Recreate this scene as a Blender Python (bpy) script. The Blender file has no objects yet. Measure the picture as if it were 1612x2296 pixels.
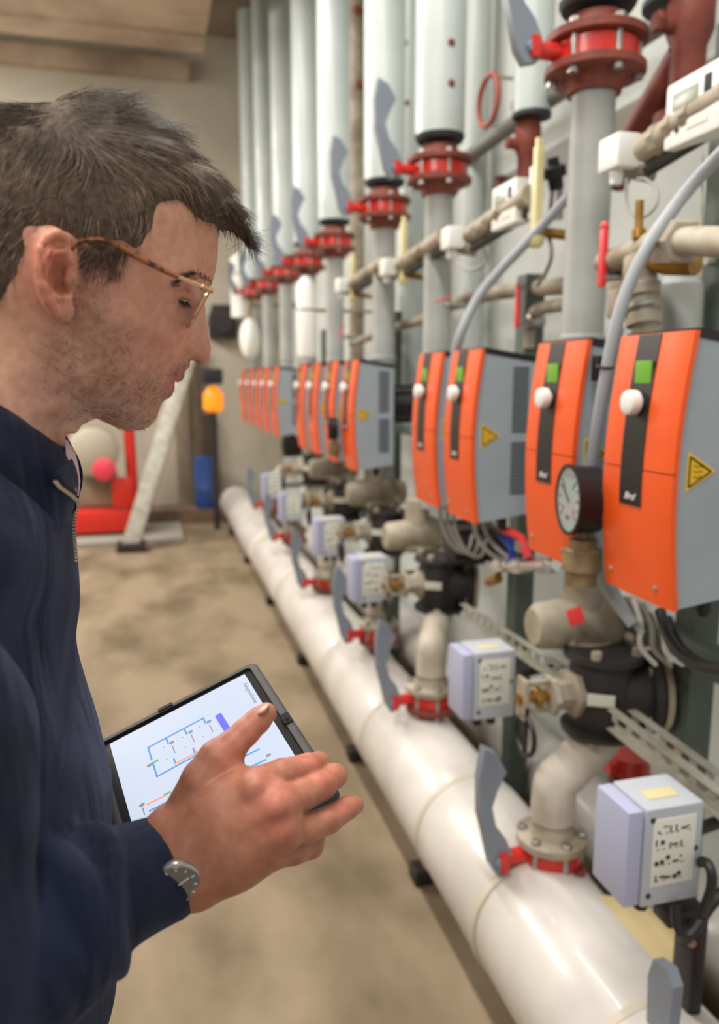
import bpy, bmesh, math, random
import numpy as np
from mathutils import Vector, Matrix

# ------------------------------------------------------------------ camera, world, lights
W_, H_, F_ = 1612.0, 2296.0, 1750.0
YAW, PITCH = math.radians(15.0075), math.radians(9.7276)
CAM = np.array([0.0, 0.0, 1.57])
cf = np.array([math.sin(YAW)*math.cos(PITCH), math.cos(YAW)*math.cos(PITCH), -math.sin(PITCH)])
cr = np.array([math.cos(YAW), -math.sin(YAW), 0.0])
cu = np.cross(cr, cf)
sc = bpy.context.scene
COL = sc.collection
cd = bpy.data.cameras.new('camera'); cam = bpy.data.objects.new('camera', cd); COL.objects.link(cam)
cam.matrix_world = Matrix(((cr[0], cu[0], -cf[0], CAM[0]), (cr[1], cu[1], -cf[1], CAM[1]), (cr[2], cu[2], -cf[2], CAM[2]), (0, 0, 0, 1)))
cd.sensor_fit = 'VERTICAL'; cd.sensor_height = 34.0; cd.sensor_width = 24.0
cd.lens = F_*34.0/H_
cd.clip_start = 0.02
cd.dof.use_dof = True; cd.dof.focus_distance = 0.69; cd.dof.aperture_fstop = cd.lens/1000.0/0.0063
sc.camera = cam
sc.view_settings.view_transform = 'Standard'; sc.view_settings.look = 'None'
sc.view_settings.gamma = 1.0; sc.view_settings.use_curve_mapping = False
sc.view_settings.exposure = 0.46
try:
    sc.cycles.max_bounces = 6; sc.cycles.diffuse_bounces = 3; sc.cycles.sample_clamp_indirect = 6.0
except Exception: pass
wd = bpy.data.worlds.new('world'); sc.world = wd; wd.use_nodes = True
bgn = wd.node_tree.nodes['Background']; bgn.inputs[0].default_value = (1.0, 0.985, 0.96, 1); bgn.inputs[1].default_value = 0.40
def area(name, loc, rot, sx, sy, power, color):
    l = bpy.data.lights.new(name, 'AREA'); l.shape = 'RECTANGLE'; l.size = sx; l.size_y = sy
    l.energy = power; l.color = color
    o = bpy.data.objects.new(name, l); o.location = loc; o.rotation_euler = rot; COL.objects.link(o); return o
LC = (1.0, 0.97, 0.925)
area('tube_or_fill_lamp', (0.05, 2.2, 4.12), (0, 0, 0), 0.14, 5.9, 126, LC)
area('tube_or_fill_lamp', (-1.5, 0.2, 3.3), (0, math.radians(-22), 0), 0.5, 1.6, 36, LC)  # unseen fill added on the camera's left to lighten his face
area('tube_or_fill_lamp', (-2.4, 6.6, 3.9), (0, math.radians(-20), 0), 0.4, 2.6, 120, LC)  # added out of view to brighten the far end and back wall
area('tube_or_fill_lamp', (-2.6, 8.0, 4.5), (0, math.radians(-15), 0), 0.3, 1.4, 70, LC)  # second unseen light added for the far end
# up-lights added to brighten the ceiling, standing in for the tubes' upward spill
area('added_uplight', (0.1, 3.2, 4.0), (math.pi, 0, 0), 0.25, 3.2, 10, LC)
area('added_uplight', (-2.4, 5.6, 3.7), (math.pi, 0, 0), 0.4, 2.6, 55, LC)

# ------------------------------------------------------------------ pixel -> world
def ray(x, y): return cf + (x-W_/2)/F_*cr - (y-H_/2)/F_*cu
def aX(x, y, X): v = ray(x, y); return CAM + v*(X/v[0])
def aY(x, y, Y): v = ray(x, y); return CAM + v*(Y/v[1])
def aZ(x, y, Z): v = ray(x, y); return CAM + v*((Z-CAM[2])/v[2])
def aD(x, y, D): return CAM + ray(x, y)*D

# ------------------------------------------------------------------ materials
def lin(c): return tuple(((v/255.0)/12.92 if v/255.0 <= .04045 else ((v/255.0+.055)/1.055)**2.4) for v in c[:3])+(1.0,)
MATS = {}
def mat(name, c, rough=.5, metal=0.0, c2=None, scale=8.0, lo=.35, hi=.65, bump=0.0, bscale=60.0, spec=.5, coat=0.0, emit=0.0, attr=None, sss=0.0, sheen=0.0, ecol=None, fold=0.0, detail=5.0, stretch=None):
    if name in MATS: return MATS[name]
    m = bpy.data.materials.new(name); m.use_nodes = True; nt = m.node_tree; b = nt.nodes['Principled BSDF']
    b.inputs['Base Color'].default_value = lin(c); b.inputs['Roughness'].default_value = rough; b.inputs['Metallic'].default_value = metal
    b.inputs['Specular IOR Level'].default_value = spec; b.inputs['Coat Weight'].default_value = coat
    if sheen: b.inputs['Sheen Weight'].default_value = sheen; b.inputs['Sheen Tint'].default_value = (.55, .65, 1, 1)
    if sss:
        b.inputs['Subsurface Weight'].default_value = sss; b.inputs['Subsurface Radius'].default_value = (1.0, .35, .18); b.inputs['Subsurface Scale'].default_value = .004
    tc = nt.nodes.new('ShaderNodeTexCoord'); src = tc.outputs['Object']
    if stretch:
        mp = nt.nodes.new('ShaderNodeMapping'); mp.inputs['Scale'].default_value = stretch; nt.links.new(src, mp.inputs[0]); src = mp.outputs[0]
    colout = None
    if attr:
        a = nt.nodes.new('ShaderNodeAttribute'); a.attribute_name = attr; colout = a.outputs['Color']
        nt.links.new(colout, b.inputs['Base Color'])
    if c2 is not None:
        n = nt.nodes.new('ShaderNodeTexNoise'); n.inputs['Scale'].default_value = scale; n.inputs['Detail'].default_value = detail
        nt.links.new(src, n.inputs['Vector'])
        r = nt.nodes.new('ShaderNodeMapRange'); r.inputs[1].default_value = lo; r.inputs[2].default_value = hi; r.clamp = True
        nt.links.new(n.outputs[0], r.inputs[0])
        mx = nt.nodes.new('ShaderNodeMix'); mx.data_type = 'RGBA'
        if attr:
            mx.blend_type = 'MULTIPLY'; nt.links.new(colout, mx.inputs[6]); mx.inputs[7].default_value = lin(c2)
        else:
            mx.inputs[6].default_value = lin(c); mx.inputs[7].default_value = lin(c2)
        nt.links.new(r.outputs[0], mx.inputs[0]); nt.links.new(mx.outputs[2], b.inputs['Base Color'])
    if bump:
        n2 = nt.nodes.new('ShaderNodeTexNoise'); n2.inputs['Scale'].default_value = bscale; n2.inputs['Detail'].default_value = 4
        nt.links.new(src, n2.inputs['Vector'])
        bp = nt.nodes.new('ShaderNodeBump'); bp.inputs['Strength'].default_value = bump; bp.inputs['Distance'].default_value = .002
        nt.links.new(n2.outputs[0], bp.inputs['Height']); nt.links.new(bp.outputs[0], b.inputs['Normal'])
    if fold:
        mp2 = nt.nodes.new('ShaderNodeMapping'); mp2.inputs['Rotation'].default_value = (.3, .75, .2); mp2.inputs['Scale'].default_value = (1.0, .45, .30); nt.links.new(tc.outputs['Object'], mp2.inputs[0])
        n3 = nt.nodes.new('ShaderNodeTexNoise'); n3.inputs['Scale'].default_value = fold; n3.inputs['Detail'].default_value = 2.5; n3.inputs['Distortion'].default_value = .6; nt.links.new(mp2.outputs[0], n3.inputs['Vector'])
        b2 = nt.nodes.new('ShaderNodeBump'); b2.inputs['Strength'].default_value = .9; b2.inputs['Distance'].default_value = .018; nt.links.new(n3.outputs[0], b2.inputs['Height'])
        if bump: nt.links.new(b2.outputs[0], bp.inputs['Normal'])
    if emit:
        b.inputs['Emission Color'].default_value = lin(ecol or c); b.inputs['Emission Strength'].default_value = emit
    MATS[name] = m; return m
def glass(name, tint=(235, 240, 240)):
    m = bpy.data.materials.new(name); m.use_nodes = True; nt = m.node_tree
    for n in list(nt.nodes):
        if n.type != 'OUTPUT_MATERIAL': nt.nodes.remove(n)
    out = [n for n in nt.nodes if n.type == 'OUTPUT_MATERIAL'][0]
    t = nt.nodes.new('ShaderNodeBsdfTransparent'); t.inputs[0].default_value = lin(tint)
    g = nt.nodes.new('ShaderNodeBsdfGlossy'); g.inputs['Roughness'].default_value = .03
    lw_ = nt.nodes.new('ShaderNodeLayerWeight'); pw = nt.nodes.new('ShaderNodeMath'); pw.operation = 'POWER'; pw.inputs[1].default_value = 4.0
    fr = nt.nodes.new('ShaderNodeMath'); fr.operation = 'MULTIPLY_ADD'; fr.inputs[1].default_value = .35; fr.inputs[2].default_value = .03
    nt.links.new(lw_.outputs['Facing'], pw.inputs[0]); nt.links.new(pw.outputs[0], fr.inputs[0])
    mx = nt.nodes.new('ShaderNodeMixShader')
    nt.links.new(fr.outputs[0], mx.inputs[0]); nt.links.new(t.outputs[0], mx.inputs[1]); nt.links.new(g.outputs[0], mx.inputs[2]); nt.links.new(mx.outputs[0], out.inputs[0])
    MATS[name] = m; return m

# ------------------------------------------------------------------ mesh builder
def V(p): return np.array(p, float)
def frame(ax):
    ax = V(ax); ax = ax/np.linalg.norm(ax)
    h = np.array([0, 0, 1.0]) if abs(ax[2]) < .9 else np.array([1.0, 0, 0])
    s = np.cross(h, ax); s /= np.linalg.norm(s); return s, np.cross(ax, s), ax
class MB:
    def __init__(s): s.v = []; s.f = []
    def add(s, vs, fs):
        n = len(s.v); s.v.extend([tuple(map(float, p)) for p in vs]); s.f.extend([tuple(i+n for i in f) for f in fs]); return s
    def box(s, c, d, ch=0.0, R=None):
        c = V(c); h = V(d)/2.0; ch = min(ch, .45*min(d))
        vs = []; fs = []
        if ch <= 0:
            for x in (-1, 1):
                for y in (-1, 1):
                    for z in (-1, 1): vs.append(V((x, y, z))*h)
            fs = [(0, 1, 3, 2), (4, 6, 7, 5), (0, 4, 5, 1), (2, 3, 7, 6), (0, 2, 6, 4), (1, 5, 7, 3)]
        else:
            bm = bmesh.new(); bmesh.ops.create_cube(bm, size=1.0)
            for v in bm.verts: v.co = Vector((v.co.x*d[0], v.co.y*d[1], v.co.z*d[2]))
            bmesh.ops.bevel(bm, geom=list(bm.edges), offset=ch, segments=2, affect='EDGES', profile=.6)
            bm.verts.index_update()
            vs = [V(v.co) for v in bm.verts]; fs = [tuple(v.index for v in f.verts) for f in bm.faces]; bm.free()
        if R is not None: vs = [R@v for v in vs]
        return s.add([v+c for v in vs], fs)
    def lathe(s, p, ax, prof, n=24, cap=True, sx=1.0):
        a, b, c = frame(ax); p = V(p); vs = []; fs = []
        for (t, r) in prof:
            for k in range(n):
                th = 2*math.pi*k/n; vs.append(p+c*t+(a*math.cos(th)*sx+b*math.sin(th))*max(r, 1e-5))
        m = len(prof)
        for i in range(m-1):
            for k in range(n):
                k2 = (k+1) % n; fs.append((i*n+k, i*n+k2, (i+1)*n+k2, (i+1)*n+k))
        if cap:
            fs.append(tuple(range(n-1, -1, -1))); fs.append(tuple((m-1)*n+k for k in range(n)))
        return s.add(vs, fs)
    def cyl(s, p, q, r, r2=None, n=20, ch=0.0):
        p = V(p); q = V(q); L = np.linalg.norm(q-p); r2 = r if r2 is None else r2
        pr = [(0, r), (L, r2)] if ch <= 0 else [(0, r-ch), (ch, r), (L-ch, r2), (L, r2-ch)]
        return s.lathe(p, q-p, pr, n)
    def hexa(s, p, q, r): return s.cyl(p, q, r, n=6, ch=r*.12)
    def tube(s, pts, r, n=10, closed=False, cap=True):
        P = [V(p) for p in pts]; m = len(P); vs = []; fs = []
        rr = r if hasattr(r, '__len__') else [r]*m
        T = []
        for i in range(m):
            if closed: t = P[(i+1) % m]-P[i-1]
            else: t = P[min(i+1, m-1)]-P[max(i-1, 0)]
            T.append(t/(np.linalg.norm(t)+1e-12))
        a, b, _ = frame(T[0])
        for i in range(m):
            a = a-T[i]*(a@T[i]); a /= np.linalg.norm(a)+1e-12; b = np.cross(T[i], a)
            for k in range(n):
                th = 2*math.pi*k/n; vs.append(P[i]+(a*math.cos(th)+b*math.sin(th))*rr[i])
        for i in range(m if closed else m-1):
            j = (i+1) % m
            for k in range(n):
                k2 = (k+1) % n; fs.append((i*n+k, i*n+k2, j*n+k2, j*n+k))
        if cap and not closed:
            fs.append(tuple(range(n-1, -1, -1))); fs.append(tuple((m-1)*n+k for k in range(n)))
        return s.add(vs, fs)
    def prism(s, poly, o, e1, e2, th):
        """polygon (list of 2D) in plane o,e1,e2, extruded both ways th/2 along e1xe2"""
        o = V(o); e1 = V(e1); e2 = V(e2); nn = np.cross(e1, e2); nn /= np.linalg.norm(nn)
        n = len(poly)
        vs = [o+e1*x+e2*y-nn*th/2 for x, y in poly]+[o+e1*x+e2*y+nn*th/2 for x, y in poly]
        fs = [tuple(range(n-1, -1, -1)), tuple(range(n, 2*n))]+[(i, (i+1) % n, n+(i+1) % n, n+i) for i in range(n)]
        return s.add(vs, fs)
    def ball(s, c, r, n=16, m=10, R=None):
        c = V(c); r = V(r) if hasattr(r, '__len__') else V((r, r, r)); vs = []; fs = []
        for i in range(m+1):
            ph = math.pi*i/m
            for k in range(n):
                th = 2*math.pi*k/n; v = V((math.sin(ph)*math.cos(th), math.sin(ph)*math.sin(th), math.cos(ph)))*r
                vs.append(c+(R@v if R is not None else v))
        for i in range(m):
            for k in range(n):
                k2 = (k+1) % n; fs.append((i*n+k, (i+1)*n+k, (i+1)*n+k2, i*n+k2))
        return s.add(vs, fs)
    def build(s, name, m, parent=None, smooth=True, ang=38):
        me = bpy.data.meshes.new(name); me.from_pydata(s.v, [], s.f); me.update()
        bm = bmesh.new(); bm.from_mesh(me); bmesh.ops.remove_doubles(bm, verts=bm.verts, dist=1e-6); bmesh.ops.recalc_face_normals(bm, faces=bm.faces); bm.to_mesh(me); bm.free()
        if smooth:
            me.polygons.foreach_set('use_smooth', [True]*len(me.polygons)); me.set_sharp_from_angle(angle=math.radians(ang))
        return link(name, me, m, parent)
def link(name, me, m, parent=None):
    o = bpy.data.objects.new(name, me)
    if m is not None: me.materials.append(m)
    COL.objects.link(o)
    if parent is not None: o.parent = parent
    return o
def tag(o, label, cat=None, group=None, kind=None):
    if label: o['label'] = label
    if cat: o['category'] = cat
    if group: o['group'] = group
    if kind: o['kind'] = kind
    return o
def thing(name, label, cat, loc=(0, 0, 0), group=None):
    o = bpy.data.objects.new(name, None); o.empty_display_size = .05; COL.objects.link(o); o.location = tuple(loc)
    return tag(o, label, cat, group)
def struct(o): o['kind'] = 'structure'; return o
def dup(root, loc, label, scale=None):
    def rec(o, par):
        c = o.copy(); COL.objects.link(c)
        if par is not None: c.parent = par
        for ch in kids.get(o.name, []): rec(ch, c)
        return c
    kids = {}
    for o in KID_SRC(root): kids.setdefault(o.parent.name, []).append(o)
    r = rec(root, None); r.location = tuple(loc); r['label'] = label
    if scale: r.scale = scale
    return r
def KID_SRC(root):
    out = []
    for c in root.children: out.append(c); out.extend(KID_SRC(c))
    return out
def text_mesh(body, size, m, parent, loc, R, name='lettering', extrude=.0004, shear=0.0, align='CENTER'):
    c = bpy.data.curves.new(name, 'FONT'); c.body = body; c.size = size; c.extrude = extrude; c.shear = shear; c.align_x = align; c.align_y = 'CENTER'; c.resolution_u = 3
    t = bpy.data.objects.new(name+'_src', c); COL.objects.link(t); bpy.context.view_layer.update()
    dg = bpy.context.evaluated_depsgraph_get(); me = bpy.data.meshes.new_from_object(t.evaluated_get(dg)); me.materials.clear()
    bpy.data.objects.remove(t); me.name = name
    o = link(name, me, m, parent); M = Matrix([list(R[0])+[loc[0]], list(R[1])+[loc[1]], list(R[2])+[loc[2]], [0, 0, 0, 1]])
    o.matrix_local = M; return o

# ------------------------------------------------------------------ implicit surfaces
def surface_nets(f, org, h):
    nx, ny, nz = f.shape; ins = f < 0
    c = np.zeros((nx-1, ny-1, nz-1), np.uint8)
    for i in (0, 1):
        for j in (0, 1):
            for k in (0, 1): c += ins[i:nx-1+i, j:ny-1+j, k:nz-1+k]
    act = (c > 0) & (c < 8); idx = np.full(c.shape, -1, np.int64); cells = np.argwhere(act); idx[act] = np.arange(len(cells))
    acc = np.zeros((len(cells), 3)); cnt = np.zeros(len(cells)); I, J, K = cells.T
    corners = [(i, j, k) for i in (0, 1) for j in (0, 1) for k in (0, 1)]
    for a in corners:
        for d in range(3):
            if a[d] == 1: continue
            b = list(a); b[d] = 1
            fa = f[I+a[0], J+a[1], K+a[2]]; fb = f[I+b[0], J+b[1], K+b[2]]
            m = (fa < 0) != (fb < 0); t = np.zeros(len(cells)); t[m] = fa[m]/(fa[m]-fb[m])
            p = np.tile(np.array(a, float), (len(cells), 1)); p[:, d] = t
            acc[m] += p[m]; cnt[m] += 1
    vs = (cells+acc/np.maximum(cnt, 1)[:, None])*h+np.array(org)
    quads = []
    for d in range(3):
        o1, o2 = [(1, 2), (2, 0), (0, 1)][d]
        sl = [slice(None)]*3; sl2 = [slice(None)]*3; sl[d] = slice(0, -1); sl2[d] = slice(1, None)
        cr_ = ins[tuple(sl)] != ins[tuple(sl2)]
        e = np.argwhere(cr_); ok = (e[:, o1] > 0) & (e[:, o2] > 0)
        for q in (0, 1, 2): ok &= e[:, q] < (c.shape[q])
        e = e[ok]
        def at_(d1, d2):
            g = e.copy(); g[:, o1] -= d1; g[:, o2] -= d2; return idx[g[:, 0], g[:, 1], g[:, 2]]
        q = np.stack([at_(1, 1), at_(0, 1), at_(0, 0), at_(1, 0)], 1)
        inside_first = ins[e[:, 0], e[:, 1], e[:, 2]]
        q[~inside_first] = q[~inside_first][:, ::-1]
        quads.append(q[(q >= 0).all(1)])
    return vs, np.concatenate(quads)
class Grid:
    def __init__(s, lo, hi, h):
        s.h = h; s.lo = np.array(lo, float); n = np.ceil((np.array(hi)-s.lo)/h).astype(int)+1
        s.ax = [s.lo[i]+np.arange(n[i])*h for i in range(3)]; s.n = n
        s.f = np.full(tuple(n), .2, np.float32)
    def region(s, lo, hi):
        sl = tuple(slice(max(0, int((lo[i]-s.lo[i])/s.h)), max(0, int((hi[i]-s.lo[i])/s.h)+2)) for i in range(3))
        X = s.ax[0][sl[0]][:, None, None]; Y = s.ax[1][sl[1]][None, :, None]; Z = s.ax[2][sl[2]][None, None, :]
        return sl, X, Y, Z
    def put(s, sl, d, k, sub=False):
        a = s.f[sl]
        if a.size == 0: return
        d = d.astype(np.float32)
        if sub: d = -d; a, d = -a, -d
        if k > 0:
            hh = np.clip(.5+.5*(a-d)/k, 0, 1); r = a*(1-hh)+d*hh-k*hh*(1-hh)
        else: r = np.minimum(a, d)
        s.f[sl] = -r if sub else r
    def cap(s, p, q, r1, r2=None, k=.004, sub=False):
        p = V(p); q = V(q); r2 = r1 if r2 is None else r2; m = max(r1, r2)+max(k*2, .02)
        sl, X, Y, Z = s.region(np.minimum(p, q)-m, np.maximum(p, q)+m); d = q-p; L = d@d+1e-12
        t = np.clip(((X-p[0])*d[0]+(Y-p[1])*d[1]+(Z-p[2])*d[2])/L, 0, 1)
        dd = np.sqrt((X-p[0]-t*d[0])**2+(Y-p[1]-t*d[1])**2+(Z-p[2]-t*d[2])**2)-(r1+(r2-r1)*t)
        if sub: s.put_sub(sl, dd, k)
        else: s.put(sl, dd, k)
    def put_sub(s, sl, d, k):
        a = s.f[sl]; d = -d.astype(np.float32)
        if k > 0:
            hh = np.clip(.5-.5*(a-d)/k, 0, 1); r = a*(1-hh)+d*hh+k*hh*(1-hh)
        else: r = np.maximum(a, d)
        s.f[sl] = r
    def ell(s, c, r, R=None, k=.004, sub=False):
        c = V(c); r = V(r); m = max(r)+max(2*k, .02); sl, X, Y, Z = s.region(c-m, c+m)
        x, y, z = X-c[0], Y-c[1], Z-c[2]
        if R is not None: x, y, z = (R[0][0]*x+R[0][1]*y+R[0][2]*z, R[1][0]*x+R[1][1]*y+R[1][2]*z, R[2][0]*x+R[2][1]*y+R[2][2]*z)
        k0 = np.sqrt((x/r[0])**2+(y/r[1])**2+(z/r[2])**2); k1 = np.sqrt((x/r[0]**2)**2+(y/r[1]**2)**2+(z/r[2]**2)**2)+1e-9
        d = k0*(k0-1)/k1
        if sub: s.put_sub(sl, d, k)
        else: s.put(sl, d, k)
    def mesh(s): return surface_nets(s.f, s.lo, s.h)
def np_mesh(name, vs, qs, m, parent=None, smooth=True, relax=0):
    me = bpy.data.meshes.new(name); vs = np.asarray(vs, np.float64); qs = np.asarray(qs, np.int64)
    if relax:
        n = len(vs)
        E = np.concatenate([qs[:, [0, 1]], qs[:, [1, 2]], qs[:, [2, 3]], qs[:, [3, 0]]]) if qs.shape[1] == 4 else np.concatenate([qs[:, [0, 1]], qs[:, [1, 2]], qs[:, [2, 0]]])
        for it in range(relax):
            lam = .5 if it % 2 == 0 else -.52
            a = np.zeros_like(vs); c = np.bincount(E[:, 0], minlength=n)+np.bincount(E[:, 1], minlength=n)
            for d in range(3): a[:, d] = np.bincount(E[:, 0], vs[E[:, 1], d], n)+np.bincount(E[:, 1], vs[E[:, 0], d], n)
            vs = vs+lam*(a/np.maximum(c, 1)[:, None]-vs)
    k = qs.shape[1]
    me.vertices.add(len(vs)); me.vertices.foreach_set('co', vs.ravel()); me.loops.add(len(qs)*k); me.loops.foreach_set('vertex_index', qs.ravel().astype(np.int32))
    me.polygons.add(len(qs)); me.polygons.foreach_set('loop_start', np.arange(0, len(qs)*k, k, dtype=np.int32))
    me.update(calc_edges=True)
    me.polygons.foreach_set('use_smooth', [smooth]*len(qs)); me.validate()
    return link(name, me, m, parent)
def vnoise(P, scale, seed=0):
    """cheap smooth value noise on points (n,3), -1..1"""
    rng = np.random.default_rng(seed); T = rng.uniform(-1, 1, (32, 32, 32)); q = np.asarray(P)*scale+100; i = np.floor(q).astype(int); f = q-i; f = f*f*(3-2*f); r = 0
    for a in (0, 1):
        for b in (0, 1):
            for c in (0, 1):
                w = (f[:, 0] if a else 1-f[:, 0])*(f[:, 1] if b else 1-f[:, 1])*(f[:, 2] if c else 1-f[:, 2])
                r = r+w*T[(i[:, 0]+a) % 32, (i[:, 1]+b) % 32, (i[:, 2]+c) % 32]
    return r
def tps(P, val, Q):
    """thin-plate interpolation of val at 2D points P, evaluated at Q"""
    P = np.asarray(P, float); Q = np.asarray(Q, float); n = len(P)
    def U(r2): return r2*np.log(r2+1e-12)
    A = U(((P[:, None]-P[None])**2).sum(2)); A[np.arange(n), np.arange(n)] += 1e-7
    B = np.concatenate([np.ones((n, 1)), P], 1); M = np.zeros((n+3, n+3)); M[:n, :n] = A; M[:n, n:] = B; M[n:, :n] = B.T
    w = np.linalg.solve(M, np.concatenate([val, np.zeros(3)])); out = np.empty(len(Q))
    for i in range(0, len(Q), 20000):
        q = Q[i:i+20000]; out[i:i+20000] = U(((q[:, None]-P[None])**2).sum(2))@w[:n]+w[n]+q@w[n+1:]
    return out
# ------------------------------------------------------------------ room
def quad_slab(name, lo, hi, m):
    lo = V(lo); hi = V(hi); return struct(MB().box((lo+hi)/2, hi-lo).build(name, m, None, smooth=False))
floorm = mat('floor_concrete', (146, 129, 106), rough=.75, c2=(104, 90, 68), scale=2.6, lo=.40, hi=.66, bump=.25, bscale=40, spec=.35, detail=8, stretch=(1, .55, 1))
wallm = mat('wall_paint', (206, 210, 206), rough=.8, c2=(190, 194, 188), scale=2.0, bump=.15, bscale=30)
backm = mat('back_wall_plaster', (196, 188, 172), rough=.9, c2=(170, 160, 142), scale=.9, bump=.3, bscale=12, detail=7)
ceilm = mat('ceiling_concrete', (150, 136, 118), rough=.9, c2=(110, 98, 82), scale=.8, bump=.3, bscale=10, detail=7)  # darker than the soffit: shade of the recess put into the colour
soffm = mat('soffit_concrete', (190, 168, 146), rough=.9, c2=(142, 122, 102), scale=1.3, lo=.4, hi=.68, bump=.4, bscale=8, detail=7)
quad_slab('floor', (-4.2, -2.0, -.1), (1.7, 9.2, 0), floorm)
quad_slab('wall_right', (1.50, -2.0, 0), (1.70, 9.2, 5.1), wallm)
quad_slab('wall_back', (-4.2, 9.0, 0), (1.7, 9.2, 5.1), backm)
quad_slab('wall_left', (-4.2, -2.0, 0), (-4.0, 9.2, 5.1), backm)
quad_slab('ceiling', (-4.2, -2.0, 5.1), (1.7, 9.2, 5.3), ceilm)
quad_slab('trim_1', (-4.0, 6.75, 4.20), (.56, 7.05, 5.1), soffm)          # downstand at the end of the slab
quad_slab('trim_2', (-4.0, -2.0, 4.22), (.56, 6.75, 5.1), soffm)           # low slab over the aisle
quad_slab('trim_3', (-4.0, 8.86, 4.62), (.56, 9.0, 4.80), soffm)
quad_slab('baseboard_back', (-.35, 8.55, 0), (.98, 9.0, .16), mat('kerb', (120, 98, 80), rough=.9, c2=(90, 72, 58), scale=6))
# ------------------------------------------------------------------ plant: materials
ora = mat('orange_cover', (236, 88, 22), rough=.38, c2=(228, 82, 20), scale=3, coat=.25, bump=.03, bscale=300)
gry = mat('grey_housing', (158, 167, 174), rough=.5, c2=(150, 159, 166), scale=6, bump=.05, bscale=400)
blkp = mat('black_plastic', (24, 22, 24), rough=.45); dkv = mat('vent_dark', (46, 50, 54), rough=.7)
grn = mat('lcd_green', (96, 150, 44), rough=.25, emit=.18); ivory = mat('ivory_plastic', (236, 236, 230), rough=.4)
yel = mat('warning_yellow', (236, 190, 20), rough=.5); wht = mat('print_white', (235, 232, 228), rough=.5); blk = mat('print_black', (26, 22, 18), rough=.6)
steelz = mat('zinc_steel', (182, 178, 172), rough=.35, metal=.75, c2=(150, 146, 140), scale=30); chrome = mat('chrome', (214, 216, 222), rough=.15, metal=1.0)
insul = mat('white_jacket', (198, 206, 204), rough=.42, c2=(186, 195, 192), scale=3, bump=.06, bscale=30, coat=.1)
pipeg = mat('pipe_grey_paint', (172, 174, 170), rough=.5, c2=(154, 155, 150), scale=5, bump=.12, bscale=60)
redp = mat('valve_red', (212, 42, 30), rough=.35, c2=(200, 34, 22), scale=12, coat=.2); rust = mat('oxide_brown', (134, 64, 48), rough=.6, c2=(108, 46, 34), scale=14, bump=.2, bscale=90)
levg = mat('lever_grey', (132, 140, 152), rough=.4, c2=(122, 130, 142), scale=10); brass = mat('brass', (176, 134, 64), rough=.35, metal=.8, c2=(130, 98, 52), scale=30)
iron = mat('cast_iron_black', (34, 32, 34), rough=.5, c2=(50, 42, 40), scale=12, bump=.25, bscale=80); castg = mat('cast_grey', (178, 168, 150), rough=.6, c2=(132, 118, 98), scale=9, bump=.25, bscale=70)
cream = mat('cream_plastic', (232, 220, 164), rough=.45); redh = mat('lever_red_grip', (226, 58, 62), rough=.4); blueh = mat('lever_blue_grip', (36, 66, 170), rough=.4)
actm = mat('actuator_grey', (186, 190, 198), rough=.45, c2=(178, 182, 190), scale=5); labm = mat('label_paper', (226, 226, 214), rough=.6)
conm = mat('conduit_grey', (160, 164, 168), rough=.45); cabb = mat('cable_black', (28, 26, 28), rough=.5); cabg = mat('cable_grey', (150, 148, 142), rough=.55)
postm = mat('post_green_grey', (82, 94, 84), rough=.55, c2=(76, 86, 78), scale=8); galv = mat('galvanised_rail', (190, 188, 176), rough=.5, metal=.3, c2=(160, 157, 144), scale=18)
NTH = ['nearest', 'second', 'third', 'fourth', 'fifth', 'sixth', 'seventh', 'eighth', 'ninth', 'tenth', 'eleventh', 'twelfth', 'thirteenth']
# ------------------------------------------------------------------ orange pump controllers
BH, BW, BD = .468, .205, .165
def prof(z): t = z/BH; return -.026*math.sin(math.pi*min(1, max(0, t*.86+.08)))+.004*t
def cover(z0, z1, name, par_):
    ny, nz = 9, 12; vs = []; fs = []
    for j in range(nz+1):
        z = z0+(z1-z0)*j/nz
        for i in range(ny+1):
            y = BW*i/ny; e = min(y, BW-y); rim = .004*max(0, 1-e/.010)**2
            vs.append((prof(z)+rim, y, z))
    for j in range(nz+1):
        z = z0+(z1-z0)*j/nz
        for i in range(ny+1): vs.append((prof(z)+.014, BW*i/ny, z))
    n = (ny+1)*(nz+1); w = ny+1
    for j in range(nz):
        for i in range(ny): a = j*w+i; fs += [(a, a+w, a+w+1, a+1), (n+a, n+a+1, n+a+w+1, n+a+w)]
    for j in range(nz):
        for i in (0, ny): a = j*w+i; fs.append((a, a+w, n+a+w, n+a))
    for i in range(ny):
        for j in (0, nz): a = j*w+i; fs.append((a, a+1, n+a+1, n+a))
    return MB().add(vs, fs).build(name, ora, par_, ang=45)
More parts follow.
